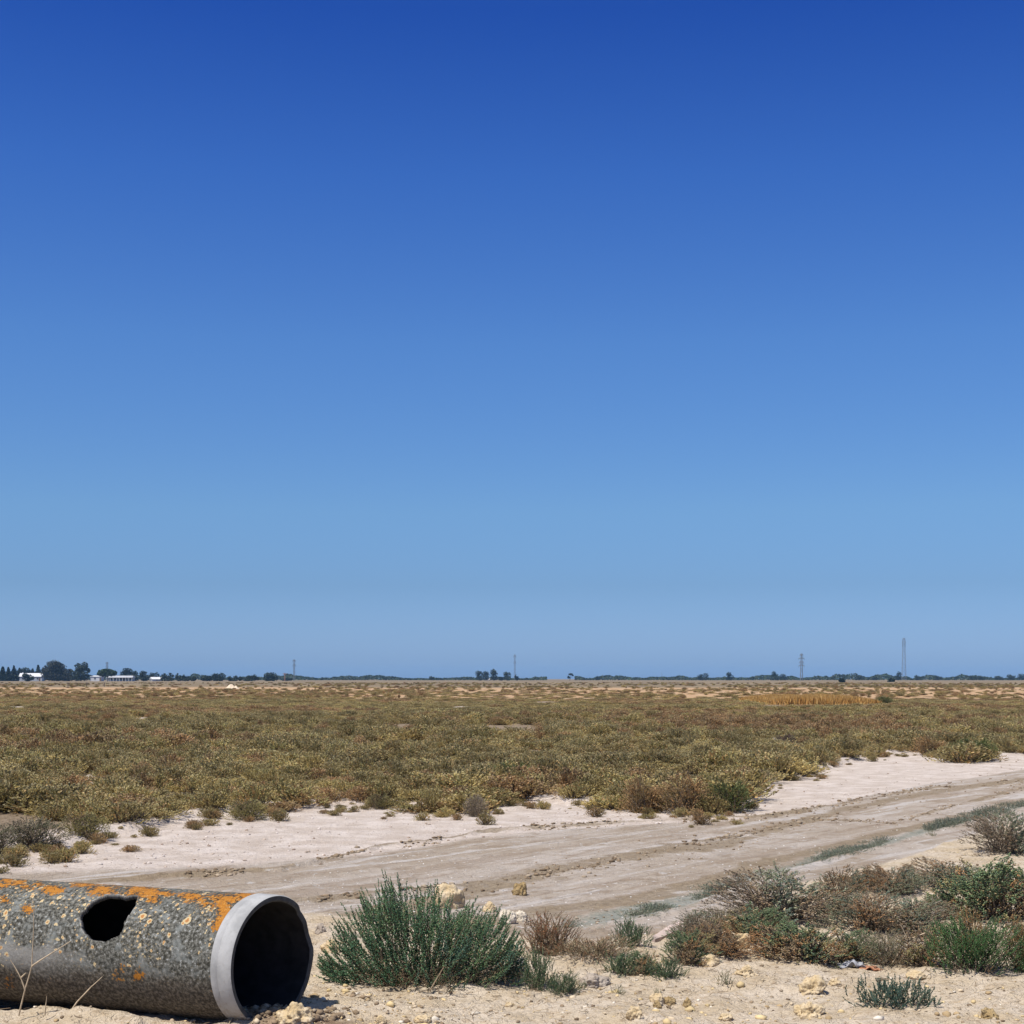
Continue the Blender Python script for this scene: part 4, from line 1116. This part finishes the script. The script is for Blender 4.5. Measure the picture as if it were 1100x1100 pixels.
# ------------------------------------------------------------------ board, scraps, sand heap
def board():
    p, q = at(702, 1011), at(736, 997)
    p, q = np.array(p), np.array(q)
    d = q - p; L = np.linalg.norm(d); u_ = d / L
    sd_ = norm(np.array([u_[1], -u_[0], 0.0]))
    bm = bmesh.new()
    n = 14; rows_ = []
    for k in range(n + 1):
        s_ = k / n
        w = .034 * (1 - .75 * (1 - s_) ** 2) * (1 + .15 * mn.noise(Vector((k * .9, 0, 0))))
        z_ = .028 + .016 * s_ + .008 * mn.noise(Vector((k * .5, 3, 0)))
        c_ = u_ * L * s_
        rows_.append([bm.verts.new(c_ + sd_ * a + np.array([0, 0, zz_])) for a, zz_ in ((-w, z_ + .012), (w, z_ - .005), (w, z_ - .03), (-w, z_ - .018))])
    for k in range(n):
        for j in range(4): bm.faces.new([rows_[k][j], rows_[k][(j + 1) % 4], rows_[k + 1][(j + 1) % 4], rows_[k + 1][j]])
    bm.faces.new(rows_[0]); bm.faces.new(rows_[-1][::-1])
    bmesh.ops.recalc_face_normals(bm, faces=bm.faces)
    me = bpy.data.meshes.new('board'); bm.to_mesh(me); bm.free()
    me.materials.append(plain('weathered_board', (.44, .35, .30), .9, .35, 12))
    tag(link('board', me, loc=Vector(p)), 'pale pinkish weathered board lying between tufts and thicket', 'board')
board()
def scrap(px, py, w, h, color, label, seed, name):
    x, y, z = at(px, py); s = y / F; w *= s; h *= s
    bm = bmesh.new(); bmesh.ops.create_grid(bm, x_segments=14, y_segments=10, size=.5)
    for v in bm.verts:
        p = Vector((v.co.x * 3 + seed, v.co.y * 3, seed))
        v.co = Vector((v.co.x * w * (1 + .3 * mn.noise(p * 2)), v.co.y * w * .6 * (1 + .4 * mn.noise(p * 2 + Vector((5, 0, 0)))), max(.004, h * (.55 + 1.1 * mn.noise(p * 1.3)) * (1 - abs(v.co.x) * 1.3))))
    me = bpy.data.meshes.new(name); bm.to_mesh(me); bm.free()
    me.materials.append(plain(name + '_skin', color, .6, .25, 20))
    me.polygons.foreach_set('use_smooth', np.ones(len(me.polygons), bool))
    o = link(name, me, loc=(x, y + .05, z)); md = o.modifiers.new('t', 'SOLIDIFY'); md.thickness = .004
    tag(o, label, 'litter')
scrap(917, 1041, 28, 8, (.33, .33, .345), 'crumpled grey plastic scrap under the bluish green low shrub', 3, 'plastic_scrap')
scrap(938, 1044, 26, 6, (.38, .18, .10), 'orange brown scrap lying beside the grey plastic', 7, 'orange_scrap')

def heap():
    x, y, z = at(249, 739.8)
    bm = bmesh.new(); bmesh.ops.create_grid(bm, x_segments=40, y_segments=24, size=1)
    for v in bm.verts:
        a, b2 = v.co.x, v.co.y
        h1 = max(0, 1 - math.hypot((a + .1) / .75, b2)) * .9; h2 = max(0, 1 - math.hypot((a - .45) / .5, b2 / .8)) * .6
        v.co = Vector((a * 1.35, b2 * 1.0, max(h1, h2) * .95 * (1 + .25 * mn.noise(v.co * 4)) - .04))
    me = bpy.data.meshes.new('sand_heap'); bm.to_mesh(me); bm.free()
    me.materials.append(plain('heap_sand', (.62, .50, .36), .95, .15, 2))
    tag(link('sand_heap', me, loc=(x, y, z)), 'small cream heap of sand on the flat before the far trees at left', 'sand heap')
heap()

# ------------------------------------------------------------------ far trees, buildings, pylons
M_tree = foliage_mat('tree_leaves', .15, transl=.08)
M_bark = plain('tree_bark', (.11, .09, .075), .9)
def far_at(px, py): return (*gp(px, py), 0.0)

def tree(px, base_py, lobes, label, leafcol=(.036, .05, .024), name='tree', trunk=True, n_per=800, leaf=.95, fall=0.0, group=None, cat='tree'):
    """lobes: (px, py, rx_px, ry_px) ellipses of the crown as seen; each becomes a clumpy volume of leaf faces"""
    g = np.random.default_rng(int(px * 7 + base_py * 3))
    x, y, _ = far_at(px, base_py); z = gz(x, y)
    s = y / F
    root = empty(name, (x, y, z)); tag(root, label, cat, group)
    base_y = HOR + F * (CAMH - z) / y
    Vv, C = [], []
    tips = []
    for (lx, ly, rx, ry) in lobes:
        cen = np.array([(lx - px) * s, g.normal(0, .15) * rx * s, (base_y - ly) * s])
        tips.append(cen)
        rx, ry = rx * 1.10, ry * 1.12
        nn = int(n_per * max(.35, (rx * ry) / 30.0))
        u = norm(g.normal(0, 1, (nn, 3))); rad = g.random(nn) ** .42
        bump = .78 + .5 * fbm(u[:, 0] * 2 + 5, u[:, 2] * 2 + u[:, 1] + 5, int(lx), 3)
        c_ = cen + u * (rad * bump)[:, None] * np.array([rx * s, rx * s * .9, ry * s])
        keep_ = fbm(c_[:, 0] * .5 + 50, c_[:, 2] * .5 + c_[:, 1] * .4 + 50, 7, 2) > .30
        c_ = c_[keep_]; nn = len(c_)
        c_[:, 2] = np.maximum(c_[:, 2], .25)
        e1 = norm(g.normal(0, 1, (nn, 3))); e2 = norm(np.cross(e1, g.normal(0, 1, (nn, 3))))
        k = leaf * g.uniform(.5, 1.2, (nn, 1))
        Vv.append(np.stack([c_ - e1 * k * .5, c_ + e2 * k * .35, c_ + e1 * k * .5, c_ - e2 * k * .35], 1).reshape(-1, 3))
        C.append(np.repeat(np.array(leafcol) * g.uniform(.7, 1.4, (nn, 1)), 4, 0))
    Vv = np.concatenate(Vv); C = np.concatenate(C); o = np.arange(len(Vv) // 4) * 4
    link('crown', mesh_np('crown', Vv, [np.stack([o, o + 1, o + 2, o + 3], 1)], [M_tree], C), root)
    if trunk:
        H_ = max(v[2] for v in tips)
        tops = np.array(tips); fork = np.array([tops[:, 0].mean() * .5, 0, min(v[2] for v in tips) * .55])
        r0 = .028 * H_ + .08
        a, q1 = tubes(np.array([[0, 0, -.3]]), np.array([[.1, 0, fork[2] * .5]]), fork[None], np.array([r0]), np.array([r0 * .75]), 4, 7)
        b2, q2 = tubes(np.repeat(fork[None], len(tops), 0), (fork + tops) / 2 + g.normal(0, .2, tops.shape), tops, np.full(len(tops), r0 * .6), np.full(len(tops), r0 * .2), 4, 5)
        link('trunk', mesh_np('trunk', np.concatenate([a, b2]), [np.concatenate([q1, q2 + len(a)])], [M_bark], smooth=True), root)
    return root
DG = (.022, .033, .02); MG = (.034, .045, .024); BR = (.045, .047, .032); PG = (.03, .05, .02)
B = 731.7
def cone(px, top, w): return [(px, B - (B - top) * k, w * (1.05 - k) * 1.2 + .5, (B - top) * .17) for k in (.12, .3, .48, .66, .82, .94)] + [(px - w * .6, B - (B - top) * .3, w * .9, (B - top) * .3), (px + w * .7, B - (B - top) * .25, w * .9, (B - top) * .28)]
tree(3, B, cone(3, 717.5, 4.5), 'dark conifer at the far left edge of the picture', DG, 'conifer')
tree(9, B, cone(9, 718.5, 3.8) , 'dark conifer second from the far left edge', DG, 'conifer')
tree(15, B, cone(15, 717, 3.8), 'dark pointed conifer rising left of the white gabled house', DG, 'conifer')
tree(21, B - .3, cone(21, 719, 4.0) + [(23, 723, 3, 4)], 'dark conifer right behind the left end of the gabled house', DG, 'conifer')
tree(28, B - .4, [(27, 722, 5, 4.5), (31, 723, 4, 4)], 'rounded dark tree behind the roof of the gabled house', DG, 'broadleaf_tree')
tree(41, B - .3, cone(41, 715.5, 3.8), 'tallest pointed conifer right of the gabled house', DG, 'conifer')
tree(35, B - .35, cone(35, 719.5, 3.6), 'dark conifer behind the right end of the gabled house', DG, 'conifer')
tree(25, B - .45, [(22, 724.5, 7, 5), (12, 725.5, 7, 4.5), (33, 725, 8, 4.5), (4, 726, 6, 4)], 'low dark hedge of trees filling in behind the conifers and the gabled house', DG, 'tree_hedge')
tree(48, B - .3, [(48, 723, 4.5, 5), (47, 727, 4, 4)], 'dark bushy tree at the left flank of the big round tree', DG, 'broadleaf_tree')
tree(58, B, [(57, 717, 8.5, 6.5), (63, 718, 7, 6), (52, 722, 7, 6), (65, 725, 6, 6), (58, 726, 10, 5.5), (60, 713.5, 5, 3)], 'big round dome shaped tree, largest of the left group', BR, 'broadleaf_tree', n_per=900)
tree(74, B, [(74, 724, 6, 5), (72, 728, 7, 4)], 'low brownish tree between the big round tree and the loose one', BR, 'broadleaf_tree')
tree(87, B, [(85, 717, 5, 4.5), (91, 716, 4, 4.5), (88, 722, 7, 5), (83, 725, 7, 6), (91, 727, 5, 4), (95, 720, 1.8, 2.5)], 'loose airy tall tree right of the big round tree', MG, 'broadleaf_tree', n_per=520)
tree(31, 731.95, [(31, 728, 5, 3.6), (28, 725.5, 3.5, 1.8)], 'dark round bush in front of the gabled house', DG, 'garden_bush', cat='bush')
tree(115.5, 731.95, [(115, 722.5, 8.5, 3.2), (110, 724, 5, 2.4), (121, 723, 4.5, 2.6), (116, 720.3, 5, 1.6)], 'flat topped umbrella pine in front of the long low building', PG, 'umbrella_pine', n_per=1300)
tree(137, B - .3, [(136, 721.5, 6, 3.6), (139, 725, 5, 4), (133, 724, 3.5, 3)], 'round dark tree behind the right part of the long low building', DG, 'broadleaf_tree')
tree(145.5, B - .2, [(145, 724, 3.4, 3), (146, 728, 3.5, 3.5)], 'small round tree at the right end of the long low building', DG, 'broadleaf_tree')
tree(154, B, [(154, 724.5, 4, 3.5), (155, 728.5, 4, 3.4), (152, 727, 2.5, 3)], 'dark round tree left of the white shed', DG, 'broadleaf_tree')
tree(165, B - .4, [(163, 725.5, 3.5, 2.5), (168, 725.5, 3, 2.6), (165, 728, 5, 3)], 'pair crowned tree behind the white shed', DG, 'broadleaf_tree')
tree(179, B, [(177, 727, 4, 3.4), (183, 726.5, 3.5, 3.2), (180, 729.5, 6.5, 2.4)], 'bushy blue green tree right of the white shed', MG, 'broadleaf_tree')
tree(191, B, [(191, 727, 2.6, 3.2), (193, 729.5, 3.5, 2.2)], 'slim small tree second right of the white shed', MG, 'broadleaf_tree')
tree(199, B, [(198, 727.5, 2.2, 2.6), (202, 728.5, 2.5, 2.2), (200, 730, 4, 1.8)], 'low gappy tree third right of the white shed', MG, 'broadleaf_tree')
tree(209, B, [(209, 728.5, 2, 2.4), (207, 730, 2.5, 1.6)], 'tiny tree fourth right of the white shed', MG, 'broadleaf_tree')
tree(221, B, [(219, 728.5, 4, 2.5), (224, 728, 4, 3), (222, 730, 5.5, 1.8)], 'low wide tree touching the rounded one before the gap', MG, 'broadleaf_tree')
tree(235, B, [(232, 726.5, 4.5, 3), (238, 726, 4, 2.8), (234, 729.5, 6.5, 2.4)], 'wide rounded tree left of the gap above the sand heap', DG, 'broadleaf_tree')
tree(250, B, [(247, 729, 2.5, 2.6), (253, 728, 2, 2.8), (250, 730.3, 4.5, 1.5), (258, 729, 2, 2)], 'spiky low tree above the sand heap', MG, 'broadleaf_tree')
tree(271, B, [(268, 728, 3.5, 2), (273, 727, 3.5, 2.3), (268, 730, 7, 1.8), (276, 729, 3, 1.6)], 'spreading low tree right of the sand heap', MG, 'broadleaf_tree')
tree(291, B, [(290, 726, 6, 3.6), (294, 727, 4.5, 3), (287, 728.5, 4.5, 3), (291, 730, 7, 1.8)], 'solitary round dark tree left of the leftmost pole', DG, 'broadleaf_tree')
tree(308, B - .3, [(307, 730, 4, 1.6), (311, 729.8, 3, 1.4)], 'low bush just left of the leftmost pole', DG, 'broadleaf_tree')
for a, tp, w_, lb in [(515, 720.5, 4, 'left one of the dark tree pair left of the centre pole'), (522, 721, 4.2, 'wide rounded right half of the dark pair left of the centre pole'),
                      (530.5, 718.5, 3.8, 'tallest tree of the group left of the centre pole'), (545, 721.5, 4, 'stand alone dark tree nearest left of the centre pole'),
                      (538, 727, 2.6, 'short tree in the gap of the group left of the centre pole'), (555, 725, 1.9, 'small slim tree at the foot of the centre pole')]:
    h_ = 731 - tp
    tree(a, 731.1, [(a - w_ * .3, tp + h_ * .3, w_ * .75, h_ * .28), (a + w_ * .3, tp + h_ * .42, w_ * .7, h_ * .3), (a, tp + h_ * .68, w_ * .9, h_ * .28)], lb, MG, 'broadleaf_tree')
tree(612, 730.9, [(613, 724.3, 2.2, .9), (615, 725.8, 1.2, .9), (611, 727.5, 1.5, 1.2)], 'small wind bent tree standing alone right of the centre pole', MG, 'bent_tree')
tree(755, 730.9, [(753, 726.5, 3.5, 2), (758, 725.5, 3, 2.4), (755, 729, 6, 2)], 'wide dark tree, left of three lone trees before the lattice pylon', DG, 'broadleaf_tree')
tree(783.5, 730.9, [(783, 724.5, 2.8, 2.4), (785, 727, 3.4, 2.6), (783, 729.3, 4, 1.7)], 'cone shaped tree, middle of three lone trees before the lattice pylon', DG, 'broadleaf_tree')
tree(833, 730.9, [(831, 723.8, 2.8, 2.6), (833, 727, 5, 2.6), (841, 726.5, 3.5, 2.3), (836, 729.3, 9, 1.7)], 'stepped dark tree clump just left of the crossarm pylon', DG, 'broadleaf_tree')
tree(965.5, 730.9, [(966, 724.5, 2.6, 2.6), (965, 728, 3.6, 2.6)], 'round tree at the foot of the tall slender pylon', DG, 'broadleaf_tree')
tree(904, 733.0, [(904, 730.8, 2.4, 1.8), (905, 732, 2.8, 1.2)], 'dark round bush on the plain between the two right pylons', DG, 'plain_bush', cat='bush')
tree(958, 732.6, [(958, 730.6, 3, 1.7), (957, 731.8, 3.2, 1.0)], 'dark round bush on the plain just left of the slender pylon', DG, 'plain_bush', cat='bush')
for a, tp, w_, lb in [(986, 725.5, 4.2, 'rounded low tree first right of the slender pylon'), (1007, 725.6, 4.5, 'rounded low tree second right of the slender pylon'), (1045, 726, 4, 'rounded low tree before the dense right end of the treeline'),
                      (1054, 725.8, 4, 'round tree beside the dense right end of the treeline'), (1073, 726, 5, 'bushy tree where the right treeline thickens'), (1086, 724.5, 5, 'tall bushy tree near the right edge of the picture'), (1098, 723.8, 5, 'highest tree of the treeline at the right edge'),
                      (923, 725.6, 5, 'flat rounded tree between the two right pylons'), (940, 726.5, 3.6, 'small tree left of the slender pylon'), (464, 726.5, 3, 'small bump of a tree far off left of the centre group'), (642, 727, 2.5, 'small tree far off right of the bent tree')]:
    h_ = 730.8 - tp
    tree(a, 730.75, [(a - w_ * .3, tp + h_ * .35, w_ * .7, h_ * .33), (a + w_ * .35, tp + h_ * .45, w_ * .65, h_ * .32), (a, tp + h_ * .72, w_ * 1.05, h_ * .3)], lb, MG, 'broadleaf_tree', trunk=True)

# the far wood along the horizon: one mass
g = np.random.default_rng(808)
n = 70000
wx = g.uniform(-1.0, .62, n)
wpx = wx * F + CX
hprof = (.12 + 1.25 * fbm(wpx * .06, wpx * 0, 15, 4) ** 1.4) * (1 - .25 * sst(330, 420, wpx) * (1 - sst(760, 860, wpx)))
gapm = vn(wpx * .02, wpx * 0, 19) > .18
D_ = g.uniform(1480, 1620, n)
zt = g.random(n) ** .8 * hprof * 6.2
wc = np.stack([wx * D_, D_, zt + .2], 1)[gapm]; n = len(wc)
e1 = norm(g.normal(0, 1, (n, 3))); e2 = norm(np.cross(e1, g.normal(0, 1, (n, 3)))); k = g.uniform(.8, 2.0, (n, 1))
Vv = np.stack([wc - e1 * k * .6, wc + e2 * k * .45, wc + e1 * k * .6, wc - e2 * k * .45], 1).reshape(-1, 3); o = np.arange(n) * 4
tag(link('distant_wood', mesh_np('distant_wood', Vv, [np.stack([o, o + 1, o + 2, o + 3], 1)], [M_tree], np.repeat(pick(g, [((.032, .048, .025), 3), ((.05, .06, .032), 1.5), ((.045, .075, .03), 1)], n), 4, 0))), kind='stuff')

M_white = plain('white_wash', (.58, .58, .57), .8, .06, .3)
M_roofw = plain('white_roof', (.64, .635, .62), .7, .05, .3)
M_shade = plain('shade_grey_wall', (.42, .45, .48), .85, .08, .3)  # shaded copy of the white wall, blue-grey shade put into the colour
M_glass = plain('dark_window', (.05, .055, .06), .3, .1)
M_door = plain('brown_door', (.16, .10, .06), .6, .1)
def box_into(bm, x0, x1, y0, y1, z0, z1):
    v = [bm.verts.new(c) for c in ((x0, y0, z0), (x1, y0, z0), (x1, y1, z0), (x0, y1, z0), (x0, y0, z1), (x1, y0, z1), (x1, y1, z1), (x0, y1, z1))]
    for f in ((0, 3, 2, 1), (4, 5, 6, 7), (0, 1, 5, 4), (1, 2, 6, 5), (2, 3, 7, 6), (3, 0, 4, 7)): bm.faces.new([v[k] for k in f])
def boxes(name, lst, mat, parent):
    bm = bmesh.new()
    for q in lst: box_into(bm, *q)
    me = bpy.data.meshes.new(name); bm.to_mesh(me); bm.free(); me.materials.append(mat)
    return link(name, me, parent)
def gable(name, w, d, z0, z1, mat, parent, ridge_x=False, ov=.3):
    bm = bmesh.new()
    a, b2 = w / 2 + ov, d / 2 + ov; tk = .18
    prof = [(-1, 0), (0, 1), (1, 0)]
    def vert(p, e, dz):
        if ridge_x: return bm.verts.new((e * a, p[0] * b2, z0 + p[1] * (z1 - z0) + dz))
        return bm.verts.new((p[0] * a, e * b2, z0 + p[1] * (z1 - z0) + dz))
    T = [[vert(p, e, tk) for p in prof] for e in (-1, 1)]; Bq = [[vert(p, e, 0) for p in prof] for e in (-1, 1)]
    for k in range(2):
        bm.faces.new([T[0][k], T[0][k + 1], T[1][k + 1], T[1][k]]); bm.faces.new([Bq[0][k], Bq[1][k], Bq[1][k + 1], Bq[0][k + 1]])
        for e in (0, 1): bm.faces.new([T[e][k], T[e][k + 1], Bq[e][k + 1], Bq[e][k]])
    for k in (0, 2): bm.faces.new([T[0][k], T[1][k], Bq[1][k], Bq[0][k]])
    for e in (0, 1): bm.faces.new(Bq[e])                # gable infill
    bmesh.ops.recalc_face_normals(bm, faces=bm.faces)
    me = bpy.data.meshes.new(name); bm.to_mesh(me); bm.free(); me.materials.append(mat)
    return link(name, me, parent)
def house(px0, px1, base, top, label, name='house', d=8.0, eave=.6, wall=M_white, roof=M_roofw, ridge_x=True, wins=3, rz=0.0, chimney=False, cat='house'):
    x, y, _ = far_at((px0 + px1) / 2, base); z = gz(x, y); s = y / F
    w = (px1 - px0) * s; H_ = (HOR + F * (CAMH - z) / y - top) * s; he = H_ * eave
    r = empty(name, (x, y + d / 2, z), rz); tag(r, label, cat)
    boxes('wall', [(-w / 2, w / 2, -d / 2, d / 2, -.3, he)], wall, r)
    ro = gable('roof', w, d, he + .004, H_, roof, r, ridge_x)
    for k in range(wins):
        cx_ = -w / 2 + w * (k + .7) / (wins + .6)
        wn = boxes('window', [(cx_ - .5, cx_ + .5, -d / 2 - .04, -d / 2 + .05, he * .42, he * .78)], M_glass, r)
        boxes('sill', [(cx_ - .6, cx_ + .6, -d / 2 - .12, -d / 2 - .045, he * .36, he * .41)], M_white, wn)
    boxes('door', [(w * .36, w * .36 + .95, -d / 2 - .045, -d / 2 + .05, 0, he * .75)], M_door, r)
    if chimney: boxes('chimney', [(-w * .42, -w * .42 + .7, -.4, .4, he, H_ + .7)], M_white, ro)
    return r
house(-3, 4.5, 731.7, 727.5, 'low bluish white cottage at the far left edge', eave=.66, wall=M_white, wins=1)
house(7, 13.5, 731.7, 728.2, 'small grey white cottage second from the left edge', eave=.7, wall=M_shade, wins=1, chimney=True)
house(20, 43.5, 731.65, 723.4, 'white gabled house with long pale roof between dark conifers', d=9, eave=.56, wall=M_shade, wins=4, chimney=True, rz=.15)
house(97, 108.5, 731.7, 726, 'small bright white block house left of the umbrella pine', eave=.84, wins=1, d=7)
house(161, 172.5, 731.7, 727.6, 'small white shed with sloped white roof right of the round tree', eave=.45, wins=1, d=6, rz=.5, cat='shed', name='shed')
house(571 - 50, 576 - 50, 730.9, 729.2, 'tiny white hut on the plain below the dark tree pair', name='hut', eave=.6, wins=1, d=5, cat='hut')
def long_building():
    x, y, _ = far_at(127, 731.75); s = y / F; z = gz(x, y)
    w = 27 * s; H_ = 6.0 * s
    r = empty('farm_building', (x, y + 5, z)); tag(r, 'long low farm building with white roof over a shaded open front', 'farm building')
    boxes('wall', [(-w / 2, w / 2, 1.0, 5, -.3, H_ * .62)], M_shade, r)
    boxes('roof', [(-w / 2 - .4, w / 2 + .4, -2.4, 5.4, H_ * .63, H_ * .72), (-w / 2, w / 2, .5, 5.2, H_ * .722, H_)], M_roofw, r)
    for k in range(9):
        cx_ = -w / 2 + .15 + (w - .3) * k / 8
        boxes('post', [(cx_ - .12, cx_ + .12, -2.2, -1.95, -.3, H_ * .628)], M_white, r)
    for k in range(5):
        cx_ = -w / 2 + w * (k + .5) / 5
        boxes('window', [(cx_ - .8, cx_ + .8, .94, 1.05, .9, 2.1)], M_glass, r)
    boxes('door', [(w * .1 - .6, w * .1 + .6, .93, 1.05, 0, 2.1)], M_door, r)
long_building()

M_steel = plain('galvanised_steel', (.20, .215, .23), .6, .08)
def strut(lst, r):
    P0 = np.array([a for a, _ in lst], float); P1 = np.array([b2 for _, b2 in lst], float)
    return tubes(P0, (P0 + P1) / 2, P1, np.full(len(lst), r), np.full(len(lst), r), 1, 4)
def lattice(px, base, top, half_px, arms, label, r=.16, name='pylon', taper=.35, arm_px=3.0):
    x, y, _ = far_at(px, base); s = y / F; z = gz(x, y)
    H_ = (HOR + F * (CAMH - z) / y - top) * s; w0 = half_px * s
    root = empty(name, (x, y, z)); tag(root, label, 'pylon')
    wd = lambda k: w0 * (1 - (1 - taper) * k)
    n = max(6, int(H_ / 2.6)); legs = []; br = []
    cor = lambda k: [np.array([sx_ * wd(k), sy_ * wd(k), k * H_]) for sx_, sy_ in ((-1, -1), (1, -1), (1, 1), (-1, 1))]
    for j in range(n):
        a, b2 = cor(j / n), cor((j + 1) / n)
        for q in range(4):
            legs.append((a[q], b2[q])); q2 = (q + 1) % 4
            br.append((a[q], b2[q2]) if j % 2 else (a[q2], b2[q])); br.append((b2[q], b2[q2]))
    v, f = strut(legs, r); link('mast', mesh_np('mast', v, [f], [M_steel]), root)
    v, f = strut(br, r * .55); link('bracing', mesh_np('bracing', v, [f], [M_steel]), root)
    for k, sc__ in arms:
        L = arm_px * s * sc__; zc = k * H_; ww = wd(k)
        lst = []
        for sx_ in (-1, 1):
            e = np.array([sx_ * L, 0, zc])
            for sy_ in (-1, 1):
                lst.append((np.array([sx_ * ww, sy_ * ww, zc]), e)); lst.append((np.array([sx_ * ww, sy_ * ww, zc + H_ * .035]), e))
        v, f = strut(lst, r * 1.1)
        cr_ = link('crossarm', mesh_np('crossarm', v, [f], [M_steel]), root)
        ins = [(np.array([sx_ * L, 0, zc - .004]), np.array([sx_ * L, 0, zc - 1.3])) for sx_ in (-1, 1)]
        v, f = strut(ins, r * .7); link('insulator', mesh_np('insulator', v, [f], [M_glass]), cr_)
    return root
lattice(861, 731.2, 702, 1.3, [(.95, .55), (.82, 1.0), (.68, .8), (.55, 1.0)], 'lattice power pylon with four short crossarms right of centre', .14)
lattice(971, 731.0, 685.5, 2.1, [(.965, .5), (.9, .75), (.83, .6)], 'tallest slender lattice pylon at the right', .10, arm_px=2.6, taper=.4)
lattice(553, 731.1, 703, .75, [(.93, 1), (.70, .9)], 'slim lattice mast standing in the trees near the centre', .11, arm_px=1.3, taper=.6)
lattice(316, 731.4, 708.5, .8, [(.95, 1.0), (.74, 1.0)], 'slim lattice mast left of centre beyond the solitary round tree', .10, arm_px=1.5, taper=.6)
lattice(115, 731.0, 711.5, .8, [(.97, 1.0), (.8, 1.0)], 'distant lattice mast peeping over the umbrella pine', .10, arm_px=1.4, taper=.6)
def pole(px, base, top, r, label, c, name='pole'):
    x, y, _ = far_at(px, base); s = y / F; z = gz(x, y); H_ = (HOR + F * (CAMH - z) / y - top) * s
    v, f = tubes(np.array([[0, 0, -.2]]), np.array([[0, 0, H_ / 2]]), np.array([[0, 0, H_]]), np.array([r]), np.array([r * .6]), 4, 8)
    v2, f2 = strut([((-r * 3, 0, H_ * .93), (r * 3, 0, H_ * .93)), ((-r * 2, 0, H_ * .84), (r * 2, 0, H_ * .84))], r * .3)
    tag(link(name, mesh_np(name, np.concatenate([v, v2]), [f, f2 + len(v)], [c], smooth=True), loc=(x, y, z)), label, 'pole')
pole(306, 731.5, 723, .5, 'short reddish chimney like post left of the leftmost mast', plain('rusty_paint', (.22, .12, .09)), 'chimney_post')
pole(711, 730.9, 723, .14, 'thin lone pole on the horizon right of centre', M_steel)
for a, lb in [(93, 'wooden fence post below the airy tall tree'), (112, 'wooden fence post below the umbrella pine'), (73, 'wooden fence post below the low brownish tree')]:
    pole(a, 737.6, 733.2, .10, lb, plain('post_wood', (.13, .10, .08)), 'fence_post')

# ------------------------------------------------------------------ air
HAZE = .00008
if HAZE:
    bm = bmesh.new(); box_into(bm, -6600, 6600, -120, 6600, -3, 48)
    me = bpy.data.meshes.new('haze'); bm.to_mesh(me); bm.free()
    m = bpy.data.materials.new('haze_air'); m.use_nodes = True; m.node_tree.nodes.clear()
    t = NT(m.node_tree)
    vol = t.node('ShaderNodeVolumePrincipled'); vol.inputs['Color'].default_value = (.30, .60, 1, 1); vol.inputs['Density'].default_value = HAZE
    out = t.node('ShaderNodeOutputMaterial'); t.l.new(vol.outputs[0], out.inputs['Volume'])
    me.materials.append(m)
    tag(link('haze', me), kind='stuff')
